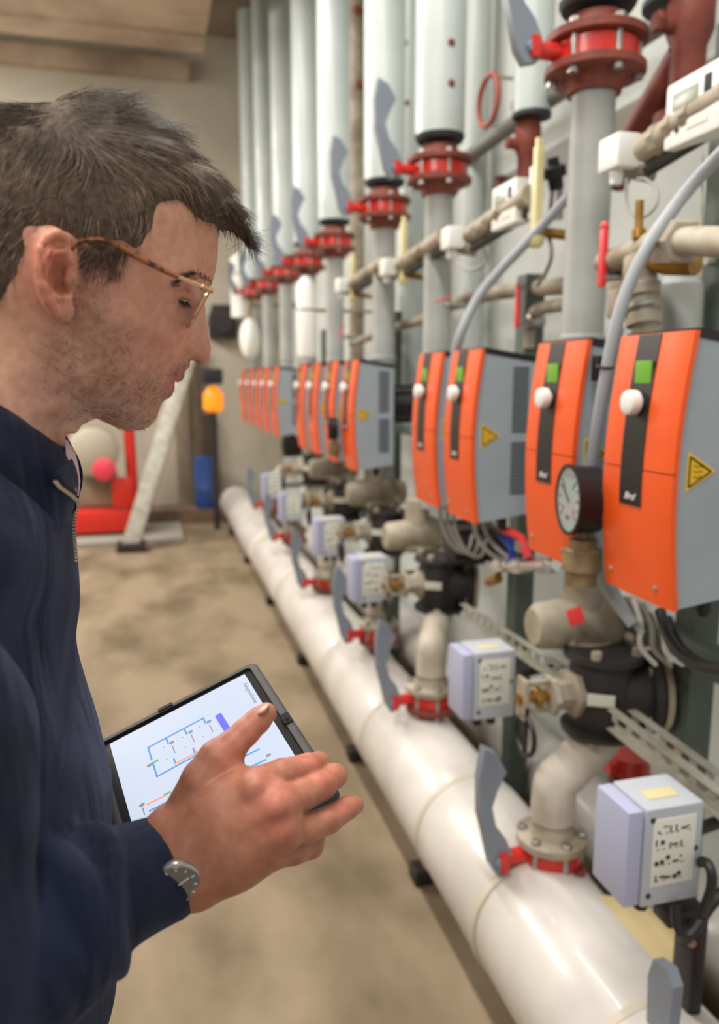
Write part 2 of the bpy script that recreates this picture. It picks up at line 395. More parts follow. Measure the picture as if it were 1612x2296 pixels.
def make_controller():
    t = thing('pump_controller', '', 'controller', (0, 0, 0), 'orange pump controllers along the pipe wall')
    cover(0, .2330, 'lower_cover', t); cover(.2350, BH, 'upper_cover', t)
    # housing: tapers towards the wall
    pr = [(prof(BH*k/10)+.014, BH*k/10) for k in range(11)]; poly = [(x, z) for x, z in pr]+[(BD, BH-.028), (BD, .022)]
    poly = [(x, z-.001) if z > BH*.99 else (x, z) for x, z in poly]
    h = MB().prism(poly, (0, BW/2, 0), (1, 0, 0), (0, 0, 1), BW-.012).build('housing', gry, t, smooth=False)
    mb = MB().prism([(.012, BH-.010), (.012, BH+.005), (BD+.002, BH-.018), (BD+.002, BH-.034)], (0, BW/2, 0), (1, 0, 0), (0, 0, 1), BW-.008); mb.build('top_cap', blkp, t, smooth=False)
    # control strip with display, knob and maker's script
    vs = []; fs = []; n = 14
    for j in range(n+1):
        z = .168+(BH-.001-.168)*j/n
        for y in (.078, .142): vs += [(prof(z)-.0016, y, z), (prof(z)+.003, y, z)]
    for j in range(n):
        a = j*4; b = a+4; fs += [(a, a+2, b+2, b), (a+1, b+1, b+3, a+3), (a, b, b+1, a+1), (a+2, a+3, b+3, b+2)]
    fs += [(0, 1, 3, 2), (n*4, n*4+2, n*4+3, n*4+1)]
    s = MB().add(vs, fs).build('control_strip', blkp, t)
    MB().box((prof(.400)-.0022, .108, .399), (.003, .046, .046), .0008).build('display', grn, s)
    MB().lathe((prof(.352)-.001, .110, .350), (-1, 0, 0), [(0, .013), (.006, .013), (.007, .0215), (.017, .0222), (.024, .0205), (.026, .016), (.0265, .006)], 28).build('knob', ivory, s)
    text_mesh('Biral', .017, wht, s, (prof(.186)-.0021, .110, .184), ((0, 0, -1), (-1, 0, 0), (0, 1, 0)), name='brand_lettering', shear=.35)
    for y, z in ((.176, .034), (.040, .030)): MB().lathe((prof(z)+.0005, y, z), (-1, 0, 0), [(0, .0050), (.002, .0048), (.003, .0030)], 12).build('screw', steelz, t)
    # hot-surface sticker on the side towards the door
    w = MB().prism([(.010, .204), (.010, .272), (.066, .238)], (0, .0055, 0), (1, 0, 0), (0, 0, 1), .0012).build('warning_sticker', yel, t, smooth=False)
    mb = MB(); tri = [V((.0145, .0045, .2125)), V((.0145, .0045, .2635)), V((.0565, .0045, .238))]
    for a, b in zip(tri, tri[1:]+tri[:1]): mb.tube([a, b], .0016, 4)
    for k in range(3):
        z = .229+.009*k; mb.tube([V((.022+.0035*i, .0045, z+.0018*math.sin(i*2.1))) for i in range(6)], .0007, 4)
    mb.build('warning_symbol', blk, w, smooth=False)['kind'] = 'stuff'
    mb = MB()
    for z0, k in ((.250, 17), (.185, 4), (.080, 10)):
        for i in range(k): mb.box((.122, .0055, z0+i*.0105), (.046, .0016, .0058))
    mb.build('vent_grille', dkv, t, smooth=False)['kind'] = 'stuff'
    MB().cyl((.10, .05, .012), (.10, .05, -.022), .014).cyl((.10, .05, -.018), (.10, .05, -.030), .010).build('cable_gland', blkp, t)
    return t
BY = [1.100, 1.421, 1.940, 2.228, 3.214, 3.577, 3.971, 4.33, 5.30, 5.72, 6.15, 6.62, 7.15]
BLAB = ['nearest and largest orange pump controller, its grey side marked with a yellow triangle', 'second orange pump controller, standing behind the round pressure gauge', 'third orange pump controller, its whole grey louvred side and yellow triangle in view', 'fourth orange pump controller, close behind the third with only a grey sliver showing', 'fifth orange pump controller, after the wide gap, with small yellow triangle', 'sixth orange pump controller along the wall, partly behind a small dark gauge', 'seventh orange pump controller counted from the camera']+['%s orange pump controller counted from the camera, blurred in the distance' % n for n in NTH[7:]]
proto = make_controller(); proto['label'] = BLAB[0]; proto.location = (.85, BY[0], 1.178)
for i in range(1, len(BY)): dup(proto, (.85, BY[i], 1.178), BLAB[i])
# ------------------------------------------------------------------ butterfly valves
def lever_poly(): # outline of a pressed-metal hand lever, x towards the wall, z up
    return [(-.049, -.037), (-.012, -.028), (-.004, .016), (-.024, .060), (-.056, .096), (-.070, .148), (-.055, .192), (-.030, .236), (-.062, .285), (-.098, .303), (-.112, .225), (-.108, .130), (-.089, .066), (-.071, -.006)]
def make_valve(name, R, top=True, lev_up=1, flange_m=None, lev=True, lev_w=1.0, ext=.085):
    fm = flange_m or rust
    t = thing(name, '', 'valve', (0, 0, 0))
    MB().lathe((0, 0, -.024), (0, 0, 1), [(0, R*.80), (.004, R*.84), (.044, R*.84), (.048, R*.80)], 32).build('body', redp, t)
    nb = 6; L = MB()
    for k in range(nb):
        a = 2*math.pi*(k+.5)/nb; b = MB().hexa((math.cos(a)*R*.83, math.sin(a)*R*.83, -.062), (math.cos(a)*R*.83, math.sin(a)*R*.83, -.046), .0135).cyl((math.cos(a)*R*.83, math.sin(a)*R*.83, -.046), (math.cos(a)*R*.83, math.sin(a)*R*.83, .046), .0075).hexa((math.cos(a)*R*.83, math.sin(a)*R*.83, .046), (math.cos(a)*R*.83, math.sin(a)*R*.83, .060), .0135).build('bolt', steelz, t)
    for s, nm in ((1, 'upper_flange'), (-1, 'lower_flange')):
        MB().lathe((0, 0, s*.025), (0, 0, s), [(0, R*.96), (.003, R), (.020, R), (.023, R*.96), (.026, R*.66), (.050, R*.56), (.062, R*.54)], 32).build(nm, fm, t)
    nk = MB().cyl((-R*.75, 0, 0), (-R*.75-ext, 0, 0), .021, .019).box((-R*.75-ext*.95, 0, 0), (.022, .060, .048), .004).box((-R*.75-ext*.45, 0, 0), (ext*.8, .034, .020), .004).build('neck', redp, t)
    if lev:
        o_ = V((-R*.75-ext+.03, 0, 0)); mb = MB().prism([(x*lev_w, z*lev_up) for x, z in lever_poly()], o_, (1, 0, 0), (0, 0, 1), .030)
        mb.hexa(o_+V((-.035, -.012, 0)), o_+V((-.035, -.026, 0)), .014); mb.build('hand_lever', levg, t, ang=25)
    return t
VP_ = [(1335,128),(985,385),(862,470),(750,545),(690,588),(640,612),(600,640),(568,655)]
vw = make_valve('butterfly_valve', .122)
VL = ['nearest overhead red butterfly valve between brown flanges, top right of the picture', 'second overhead red butterfly valve, under the pipe with the green mark']+['%s overhead red butterfly valve counted from the camera' % n for n in NTH[2:8]]
UX = 1.10; VPOS = []
for i, (x, y) in enumerate(VP_):
    p = aX(x, y, UX); VPOS.append(p)
    if i == 0: vw.location = tuple(p); vw['label'] = VL[0]; vw['group'] = 'overhead red butterfly valves'
    else: dup(vw, p, VL[i])
# insulated risers above them, painted pipes below
def make_riser():
    t = thing('insulated_pipe', '', 'pipe', (0, 0, 0), 'white jacketed riser pipes')
    MB().cyl((0, 0, .012), (0, 0, 2.55), .092, n=36).build('jacket', insul, t)
    MB().lathe((0, 0, 0), (0, 0, 1), [(0, .070), (.0, .086), (.012, .093), (.020, .093)], 36).build('end_ring', dkv, t)
    MB().box((-.0925, .012, 1.28), (.003, .012, 2.5)).build('lap_seam', insul, t)
    return t
rp = make_riser()
for i, p in enumerate(VPOS):
    lab = '%s white jacketed riser standing on the %s overhead red valve' % (('broad', 'nearest') if i == 0 else ('tall', NTH[i]))
    q = p+V((0, 0, .105))
    if i == 0: rp.location = tuple(q); rp['label'] = lab
    else: dup(rp, q, lab)
def plug(p, par_): MB().lathe(p, (-.8, -.6, 0), [(0, .013), (.004, .012), (.007, .006)], 14).build('plug', brass, par_)
# second row of risers nearer the wall
lowp = None
def make_lower(H_, r=.054):
    t = thing('riser_pipe', '', 'pipe', (0, 0, 0), 'grey painted drop pipes')
    MB().cyl((0, 0, -H_), (0, 0, 0), r, n=28).build('pipe', pipeg, t)
    MB().lathe((0, 0, -H_*.50), (0, 0, 1), [(0, r), (.004, r*1.10), (.014, r*1.10), (.018, r)], 28).build('weld_bead', pipeg, t)
    return t
lp0 = make_lower(1.20)
for i, p in enumerate(VPOS):
    q = p+V((0, 0, -.086)); lab = '%s grey painted pipe dropping from the %s overhead red valve' % ('thick' if i == 0 else 'slim', NTH[i])
    if i == 0: lp0.location = tuple(q); lp0['label'] = lab
    else: dup(lp0, q, lab)
X2 = 1.33
SEC = [(1192, 262, .066, 'short white jacketed riser ending above a brown valve, right of the brown ring'), (925, 300, .066, 'white jacketed riser nearer the wall, left of the second overhead valve'), (1520, 14, .085, 'white jacketed riser in the top right corner above the brown strainer'), (800, 420, .05, 'slim beige riser nearer the wall beside the third overhead valve'), (1068, 420, .045, 'slim white riser against the wall behind the brown ring')]
for i, (x, y, r, lab) in enumerate(SEC):
    p = aX(x, y, X2 if i < 4 else 1.42); low = i in (1, 3, 4); 
    t = thing('insulated_pipe', lab, 'pipe', (p[0], p[1], 1.3 if low else p[2]), 'white jacketed riser pipes'); h = 5.05-t.location[2]
    MB().cyl((0, 0, .0), (0, 0, h), r, n=30).build('jacket', castg if i == 3 else insul, t); MB().lathe((0, 0, -.004), (0, 0, 1), [(0, r*.6), (0, r*1.02), (.014, r*1.02), (.014, r)], 30).build('end_ring', dkv, t)
# brown plugs seen on the pipes
for k, (x, y, i) in enumerate([(1012, 95, 1), (1012, 186, 1)]):
    pass
rows_ = {1: [(1012, 95), (1012, 186)], 2: [(868, 320)], 3: []}
pr_objs = [o for o in bpy.data.objects if o.name.startswith('insulated_pipe') and o.parent is None]
def plug_on(px, py, root, r):
    c = V(root.location); v = ray(px, py); d2 = v[:2]; o2 = CAM[:2]-c[:2]; A_ = d2@d2; B_ = 2*o2@d2; C_ = o2@o2-r*r; D_ = B_*B_-4*A_*C_
    if D_ < 0: return
    t = (-B_-math.sqrt(D_))/(2*A_); p = CAM+v*t; n = V((p[0]-c[0], p[1]-c[1], 0)); n /= np.linalg.norm(n)
    MB().lathe(p-c-n*.001, n, [(0, .0135), (.005, .0125), (.009, .006)], 14).build('plug', rust, root)
for (x, y, k, r) in ((1012, 95, 1, .092), (1012, 186, 1, .092), (912, 230, 9, .066), (908, 96, 9, .066)): plug_on(x, y, pr_objs[k], r)
g_ = VPOS[1]; q = None
tag(MB().box(aX(950, 150, 1.035)+V((0, 0, 0)), (.004, .05, .030), .001, R=np.array(Matrix.Rotation(.5, 3, 'Z'))).build('pipe_sticker', mat('teal', (90, 190, 160), rough=.5), None), 'small green sticker on the second white riser', 'sticker')
for i, (x, y) in enumerate(((799, 22), (803, 190), (866, 318))):
    p = aX(x, y, 1.28); t = thing('pipe_plug', ['dark red plug high beside the third riser', 'brown plug on the beige slim riser', 'small red-brown plug beside the third grey lever'][i], 'plug', p)
    MB().lathe((0, 0, 0), (-.9, -.45, 0), [(-.22, .010), (0, .026), (.012, .026), (.018, .018)], 18).build('cap', rust, t)
# brown gate valves on the second row, strainer at the top right
def brown_valve(p, s, lab, branch=False):
    t = thing('gate_valve', lab, 'valve', p)
    MB().lathe((0, 0, .17*s), (0, 0, -1), [(0, .060*s), (.02*s, .060*s), (.022*s, .036*s), (.06*s, .034*s), (.08*s, .046*s), (.15*s, .046*s), (.18*s, .034*s), (.30*s, .034*s), (.302*s, .060*s), (.33*s, .060*s)], 24).build('body', rust, t)
    MB().cyl((-.03*s, 0, .03*s), (-.065*s, 0, .03*s), .022*s, .018*s).hexa((-.065*s, 0, .03*s), (-.08*s, 0, .03*s), .020*s).build('bonnet', rust, t)
    for k in range(4): a = math.pi/4+k*math.pi/2; MB().hexa((math.cos(a)*.048*s, math.sin(a)*.048*s, .14*s), (math.cos(a)*.048*s, math.sin(a)*.048*s, .185*s), .011*s).build('bolt', steelz, t)
    if branch:
        MB().cyl((0, .02, -.02*s), (-.04, .20*s, -.20*s), .034*s, .031*s).lathe((-.038, .19*s, -.19*s), (-.1, .70, -.70), [(0, .044*s), (.03*s, .044*s), (.034*s, .026*s)], 24).build('strainer_leg', rust, t)
    return t
brown_valve(aX(1182, 345, X2), 1.0, 'brown gate valve under the short white riser')
brown_valve(aX(1545, 95, X2), 1.25, 'brown strainer with slanting leg in the top right corner', True)
brown_valve(aX(1122, 440, 1.465), .45, 'little dark red drain cock low on the wall behind the yellow strip')
# brown ring hung on the wall
t = thing('gasket_ring', 'thin brown-red ring hanging on the wall between two risers', 'ring', aX(1095, 225, 1.31)); q = .090
MB().tube([V((0, math.cos(a)*q, math.sin(a)*q)) for a in np.linspace(0, 2*math.pi, 40, endpoint=False)], .011, 10, closed=True).build('ring', mat('ring_red', (168, 84, 70), rough=.6), t); MB().cyl((-.01, 0, .086), (.19, 0, .086), .006).build('hook', steelz, t)
# pipes running along the wall
def run(name, lab, pts, r, m, cat='pipe', par_=None, n=14):
    # smooth a little by subdividing
    P = [V(p) for p in pts]
    for _ in range(2 if len(P) > 2 else 0):
        Q = [P[0]]
        for a, b in zip(P[:-1], P[1:]): Q += [a*.75+b*.25, a*.25+b*.75]
        P = Q+[P[-1]]
    o = MB().tube(P, r, n).build(name, m, par_); 
    return tag(o, lab, cat) if lab else o
run('wall_pipe', 'dark grey pipe sloping past the brown ring to the top right', [aX(1040, 360, 1.38), aX(1120, 300, 1.38), aX(1300, 175, 1.38), aX(1470, 60, 1.38), aX(1600, -30, 1.38)], .030, mat('pipe_dark', (120, 120, 114), rough=.55))
run('wall_pipe', 'beige horizontal pipe behind the thick painted pipe, above box height', [aX(960, 700, 1.22), aX(1100, 655, 1.22), aX(1280, 640, 1.22)], .026, castg)
run('wall_pipe', 'second beige pipe just under the first, bending down at its left end', [aX(1185, 780, 1.20), aX(1190, 705, 1.20), aX(1215, 690, 1.20), aX(1290, 680, 1.20)], .020, castg)
run('wall_pipe', 'beige pipe running level between the far painted pipes', [aX(790, 770, 1.20), aX(880, 735, 1.20), aX(990, 705, 1.20)], .022, castg)
# heat meters with sensors on a rail
def meter_set(i, dx, sc_, lab_m, lab_s, lab_r):
    def w(px, py, X=1.06):
        return aX(dx[0]+(px-1385)*sc_, dx[1]+(py-345)*sc_, X)
    pm = w(1575, 240)
    if lab_m:
        t = thing('heat_meter', lab_m, 'meter', pm); MB().box((0, 0, 0), (.05, .165, .125), .008).build('case', ivory, t)
        MB().box((-.0255, .020, .022), (.003, .075, .030), .001).build('display', mat('lcd_grey', (158, 164, 148), rough=.3), t); MB().box((-.0265, -.045, .028), (.003, .018, .030), .002).build('button', dkv, t); MB().lathe((-.025, .04, -.032), (-1, 0, 0), [(0, .006), (.003, .005)], 12).build('port', dkv, t)
        MB().box((-.0255, -.02, -.03), (.002, .06, .02), .0005).build('label', labm, t)
    ps = w(1388, 345); t = thing('flow_sensor', lab_s, 'sensor', ps); 
    MB().box((0, 0, 0), (.06, .085, .075), .010).build('case', ivory, t); MB().cyl((-.004, .0, -.036), (-.004, .0, -.066), .017, .014).build('spigot', ivory, t); MB().cyl((0, 0, -.030), (.09, 0, -.04), .018).build('arm', castg, t)
    a, b = w(1445, 335), w(1640, 205); d = b-a; 
    t = thing('sensor_rail', lab_r, 'rail', (a+b)/2); h = d/2
    MB().tube([-h, h], .030, 12).build('pipe', castg, t); MB().tube([-h+V((.012, 0, -.04)), h+V((.012, 0, -.04))], .016, 8).build('drain_line', iron, t)
    for f in (-.6, -.2, .2): MB().lathe(h*f-d*.02, d, [(0, .034), (.02, .034)], 8).build('coupling', castg, t)
meter_set(0, (1385, 345), 1.0, 'white heat meter with grey display at the right edge', 'white sensor box beside the nearest painted pipe', 'beige fitting between nearest white sensor and heat meter')
meter_set(1, (1012, 535), .70, 'white heat meter half hidden behind the yellow strip', 'white sensor box left of the second yellowish rail', 'beige rail rising from the second white sensor box')
meter_set(2, (868, 600), .5, None, 'third white sensor box, small and blurred', 'short beige rail by the third white sensor box')
meter_set(3, (765, 640), .4, None, 'fourth white sensor box, tiny and blurred', 'short beige rail by the fourth white sensor box')
# yellow strips (thermometer guards) with black-knobbed valve
def yellow_strip(px, py, s, X, lab):
    p = aX(px, py, X); t = thing('thermometer_guard', lab, 'thermometer', p)
    MB().box((0, 0, 0), (.022, .026*s, .235*s), .004).box((0, 0, .125*s), (.018, .016*s, .03*s), .004).build('strip', cream, t)
    MB().box((.004, .030*s, .005), (.012, .040*s, .14*s), .002).build('scale_plate', labm, t)
    MB().lathe((0, 0, -.118*s), (0, 0, -1), [(0, .026*s), (.02*s, .022*s), (.03*s, .012*s)], 16).build('socket', cream, t)
    MB().cyl((0, 0, -.105*s), (.13, -.06*s, -.125*s), .014*s).build('stem', brass, t)
yellow_strip(1205, 430, 1.0, 1.06, 'yellow thermometer guard standing left of the thick painted pipe')
yellow_strip(905, 560, .95, 1.06, 'second yellow thermometer guard, behind the white sensor box')
yellow_strip(790, 620, .85, 1.06, 'third yellow thermometer guard, far and blurred')
t = thing('drain_valve', 'valve with black star knob right of the yellow thermometer guard', 'valve', aX(1248, 425, 1.14))
MB().lathe((0, 0, .0), (-.3, -.2, .9), [(0, .02), (.03, .022), (.034, .034), (.06, .034), (.066, .018), (.085, .016)], 10).build('knob', blkp, t); MB().cyl((.0, .0, .0), (0, 0, -.08), .018, .022).build('body', steelz, t); MB().tube([V((0, .0, -.05)), V((-.02, .08, -.10)), V((-.02, .12, -.13))], .012, 8).build('outlet', cabg, t)
# lever ball valves
def ball_valve(px, py, X, s, m, lab, tilt=0.0, nm='ball_valve'):
    p = aX(px, py, X); t = thing(nm, lab, 'valve', p); R = np.array(Matrix.Rotation(tilt, 3, 'Y'))
    MB().box((0, 0, 0), (.014*s, .022*s, .135*s), .006*s, R=R).ball(R@V((0, 0, .064*s)), (.009*s, .013*s, .012*s), 12, 8).build('lever', m, t)
    MB().lathe((.0, 0, -.045*s), (1, 0, 0), [(0, .011*s), (.035*s, .011*s), (.04*s, .022*s), (max(.09*s, .09), .022*s)], 16).build('stem', steelz, t)
    return t
ball_valve(1352, 575, 1.00, 1.0, redh, 'long red lever in front of the thick painted pipe')
ball_valve(1160, 688, 1.14, .95, redh, 'faded red lever left of the thick painted pipe, above the second box')
ball_valve(992, 672, 1.02, .42, redh, 'small pink-red tap handle above the fourth orange box', 1.2)
ball_valve(765, 745, 1.05, .55, redh, 'small dark red lever far along, above the fifth box', .5)
# pipe cross with hex nuts, upper right
t = thing('pipe_cross', 'beige threaded pipe cross with hexagon nut above the nearest box', 'fitting', aX(1435, 600, 1.0)); o = V(t.location)
def lw(px, py, X): return aX(px, py, X)-o
MB().tube([lw(1355, 590, 1.03), lw(1400, 575, 1.02), lw(1470, 545, 1.0), lw(1560, 540, .97), lw(1650, 545, .95)], .026, 16).build('pipe', castg, t)
a, b = lw(1484, 545, 1.0), lw(1535, 541, .98); MB().hexa(a, b, .044).build('hex_nut', castg, t)
a, b = lw(1432, 575, 1.0), lw(1445, 745, 1.0); d = b-a; MB().lathe(a, d, [(0, .030), (.03, .034), (.06, .034), (.065, .038), (.085, .038), (.09, .030), (.12, .030), (.124, .036), (.145, .036), (.15, .026), (.2, .026)], 18).build('outlet', castg, t)
for f in (.33, .62): MB().hexa(a+d*f, a+d*(f+.10), .040).build('hex_nut', steelz, t)
MB().tube([lw(1440, 575, 1.0), lw(1500, 590, 1.02), lw(1560, 590, 1.04)], .024, 12).build('branch', brass, t)
t2 = tag(MB().cyl(aX(1525, 640, 1.12), aX(1520, 750, 1.12), .048).lathe(aX(1525, 640, 1.12), (0, 0, 1), [(-.001, .048), (.02, .036), (.03, .01)], 20).build('expansion_pot', pipeg, None), 'rounded grey pot behind the pipe cross, above the nearest box', 'vessel')
tag(MB().cyl(aX(1432, 535, .99), aX(1434, 450, .99), .0085, .0085).cyl(aX(1432, 535, .99), aX(1432, 515, .99), .014).build('thermowell', brass, None), 'thin brass thermowell standing on the pipe cross', 'sensor')
run('sensor_cable', 'thin grey cable looping above the pipe cross', [aX(1405, 400, 1.04), aX(1402, 460, 1.04), aX(1430, 495, 1.04), aX(1470, 470, 1.05), aX(1478, 430, 1.06), aX(1450, 400, 1.06), aX(1428, 402, 1.05)], .0035, cabg, 'cable')
run('sensor_cable', 'thin grey cable hanging below the yellow thermometer guard', [aX(1228, 520, 1.1), aX(1240, 570, 1.1), aX(1225, 610, 1.12), aX(1205, 640, 1.15)], .006, cabg, 'cable')
run('sensor_cable', 'thin grey cable looping under the second white sensor box', [aX(1020, 560, 1.06), aX(1030, 600, 1.06), aX(1065, 608, 1.06), aX(1095, 585, 1.08), aX(1085, 560, 1.08)], .005, cabg, 'cable')
# conduits
c1 = run('cable_conduit', 'thick grey conduit sweeping down past the nearest orange box', [aX(1640, 320, 1.02), aX(1540, 425, 1.0), aX(1455, 545, .93), aX(1408, 640, .895), aX(1380, 730, .875), aX(1357, 850, .865), aX(1338, 960, .865), aX(1322, 1060, .87), aX(1320, 1150, .88), aX(1330, 1230, .89), aX(1360, 1320, .92), aX(1420, 1400, .95)], .0128, conm, 'conduit', n=16)
c2 = run('cable_conduit', 'second grey conduit sweeping down to the fourth orange box', [aX(1275, 440, 1.10), aX(1195, 530, 1.05), aX(1115, 612, .98), aX(1068, 668, .93), aX(1035, 740, .88), aX(1018, 800, .87), aX(1010, 900, .88)], .0135, conm, 'conduit', n=16)
run('cable_conduit', 'thin grey conduit beside the thick one, behind the pressure gauge', [aX(1392, 735, .92), aX(1368, 850, .91), aX(1348, 980, .91), aX(1335, 1080, .91), aX(1335, 1200, .90), aX(1375, 1320, .93), aX(1440, 1420, .97)], .007, conm, 'conduit')
MBt = MB().tube([aX(1357, 822, .865)+V((.0155*math.cos(a), .0155*math.sin(a), .003*math.sin(a))) for a in np.linspace(0, 6.283, 20, endpoint=False)], .003, 6, closed=True).box(aX(1338, 826, .868), (.012, .02, .05), .002).build('cable_tie', blkp, None); tag(MBt, 'black clip holding the thick conduit beside the second box', 'clip')
tag(MB().box(aX(1385, 682, .90), (.03, .035, .055), .006).lathe(aX(1385, 655, .905), (0, 0, 1), [(0, .019), (.02, .019)], 14).build('conduit_gland', castg, None), 'pale gland where the thick conduit meets the pipe cross', 'fitting')
# pressure gauges
def gauge(px, py, X, s, lab):
    t = thing('pressure_gauge', lab, 'gauge', aX(px, py, X)); n = V((-.985, .17, 0)); n /= np.linalg.norm(n)
    MB().lathe(n*-.055*s, n, [(0, .050*s), (.004*s, .062*s), (.050*s, .064*s), (.056*s, .067*s), (.060*s, .067*s), (.060*s, .061*s), (.054*s, .060*s)], 40, cap=True).build('case', blkp, t)
    f = MB().lathe(n*.001*s, n, [(0, .0605*s), (.001*s, .060*s)], 40).build('dial', mat('dial_white', (246, 246, 246), rough=.3), t); a1, a2, _ = frame(n); mb = MB()
    for k in range(-6, 7):
        th = k*.38; d = a1*math.sin(th)+a2*math.cos(th); L = .012 if k % 2 == 0 else .007; mb.box(d*(.052-L/2)*s+n*.0025*s, (L*s, .0022*s, .0006), R=np.stack([d, np.cross(n, d), n], 1))
    mb.build('scale_marks', blk, f, smooth=False)['kind'] = 'stuff'
    for k, (txt, th) in enumerate((('0', -2.2), ('2', -.76), ('4', .76), ('6', 2.2), ('bar', 3.1416))): 
        d = a1*math.sin(th)+a2*math.cos(th); p = d*.033*s+n*.0022*s; xx = np.cross(a2, n); text_mesh(txt, .016*s, blk, f, p, np.stack([xx, a2, n], 1), name='numeral', extrude=.0002)
    d = a1*math.sin(-.9)+a2*math.cos(-.9); MB().box(d*.018*s+n*.0035*s, (.05*s, .003*s, .001), R=np.stack([d, np.cross(n, d), n], 1)).build('needle', blk, t, smooth=False)
    MB().lathe(n*.0045*s, n, [(0, .0605*s), (.0015*s, .059*s)], 40).build('glass', glass('gauge_glass') if 'gauge_glass' not in MATS else MATS['gauge_glass'], t)
    MB().lathe(n*-.03*s+V((0, 0, -.060*s)), (0, 0, -1), [(0, .014*s), (.014*s, .014*s), (.016*s, .026*s), (.034*s, .026*s), (.036*s, .036*s), (.075*s, .038*s), (.08*s, .030*s), (.105*s, .030*s)], 16).build('stem', mat('stem_tan', (150, 130, 96), rough=.5, metal=.3, c2=(112, 92, 64), scale=20), t)
gauge(1277, 1120, .80, 1.06, 'round white pressure gauge with black case in front of the second box')
gauge(737, 960, .78, .78, 'small black-cased gauge edge-on beside the sixth orange box')
# ------------------------------------------------------------------ pump volutes and mixing valves
def make_mix():
    t = thing('mixing_valve', '', 'valve', (0, 0, 0), 'black cast-iron mixing valves')
    MB().lathe((0, 0, -.105), (0, 0, 1), [(0, .095), (.012, .098), (.018, .075), (.05, .082), (.10, .092), (.15, .084), (.185, .074), (.192, .098), (.206, .095)], 30).build('body', iron, t)
    MB().lathe((.03, -.02, 0), (.95, -.3, 0), [(0, .075), (.06, .078), (.064, .100), (.084, .100), (.088, .07), (.10, .07)], 30).build('side_flange', iron, t)
    MB().lathe((.118, -.048, 0), (.95, -.3, 0), [(0, .096), (.014, .096)], 30).build('gasket', castg, t)
    for k in range(4):
        a = math.pi/4+k*math.pi/2
        for z in (-.118, .094): MB().hexa((.078*math.cos(a), .078*math.sin(a), z), (.078*math.cos(a), .078*math.sin(a), z+.026), .013).build('bolt', castg, t)
    for k in range(4):
        a = k*math.pi/2+.6; c = V((.115, -.047, 0))+V((.3, .95, 0))*math.cos(a)*.08+V((0, 0, 1))*math.sin(a)*.08; MB().hexa(c-V((.95, -.3, 0))*.03, c-V((.95, -.3, 0))*.012, .013).build('bolt', castg, t)
    MB().box((-.055, -.083, .010), (.062, .003, .030), .001, R=np.array(Matrix.Rotation(-.5, 3, 'Z'))).build('name_plate', labm, t)
    MB().lathe((-.06, 0, 0), (-1, 0, 0), [(0, .060), (.03, .060), (.034, .04), (.07, .036), (.074, .05), (.088, .05)], 6).build('yoke_flange', castg, t)
    MB().box((-.17, .0, .035), (.09, .012, .012), .002).box((-.17, 0, -.035), (.09, .012, .012), .002).box((-.215, 0, 0), (.012, .05, .10), .002).build('yoke', castg, t); MB().cyl((-.14, 0, 0), (-.23, 0, 0), .013).hexa((-.165, 0, 0), (-.185, 0, 0), .024).build('spindle', brass, t)
    MB().tube([V((-.215+.0*math.cos(a), -.02+.047*math.cos(a), -.085+.047*math.sin(a))) for a in np.linspace(0, 6.283, 24, endpoint=False)], .0065, 8, closed=True).box((-.215, -.02, -.085), (.008, .008, .085)).box((-.215, -.02, -.05), (.01, .015, .07), .002).build('hand_wheel', blkp, t)
    return t
MXP = [(1350, 1545), (985, 1305), (862, 1190), (775, 1120), (705, 1050)]
mx0 = make_mix(); MXP3 = []
for i, (x, y) in enumerate(MXP):
    p = aX(x, y, 1.05); MXP3.append(p); lab = ['nearest black cast-iron mixing valve with cream name plate and bolts', 'second black mixing valve, below the third and fourth orange boxes', 'third black mixing valve, behind the third grey actuator', 'fourth black mixing valve, blurred behind the fourth actuator', 'fifth black mixing valve, a dark blur far along'][i]
    if i == 0: mx0.location = tuple(p); mx0['label'] = lab
    else: dup(mx0, p, lab)
def make_volute():
    t = thing('pump_volute', '', 'pump', (0, 0, 0), 'grey cast pump bodies')
    MB().lathe((-.14, 0, 0), (1, 0, 0), [(0, .045), (.015, .058), (.06, .062), (.14, .075), (.20, .080), (.25, .060), (.29, .055)], 26).build('body', castg, t)
    MB().lathe((0, 0, -.05), (0, 0, 1), [(0, .082), (.016, .084), (.020, .058), (.06, .055), (.10, .058), (.12, .05), (.20, .05)], 24).build('connection', castg, t)
    MB().hexa((.10, -.07, -.02), (.10, -.11, -.02), .028).cyl((.10, -.06, -.02), (.10, -.12, -.02), .012).build('bleed_plug', castg, t)
    return t
VO = [(1305, 1395), (935, 1200), (840, 1105), (745, 1050)]
vo0 = make_volute()
for i, (x, y) in enumerate(VO):
    p = aX(x, y, 1.05); lab = ['beige cast pump body with red tag, above the nearest black mixing valve', 'beige cast pump body below the fourth orange box', 'beige cast pump body below the fifth orange box', 'beige cast pump body below the sixth orange box'][i]
    if i == 0: vo0.location = tuple(p); vo0['label'] = lab
    else: dup(vo0, p, lab)
tag(MB().box(aX(1290, 1382, .966), (.004, .052, .040), .003, R=np.array(Matrix.Rotation(.25, 3, 'Z')@Matrix.Rotation(-.5, 3, 'X'))).build('red_tag', redh, None), 'red tag on the nearest beige pump body', 'tag')
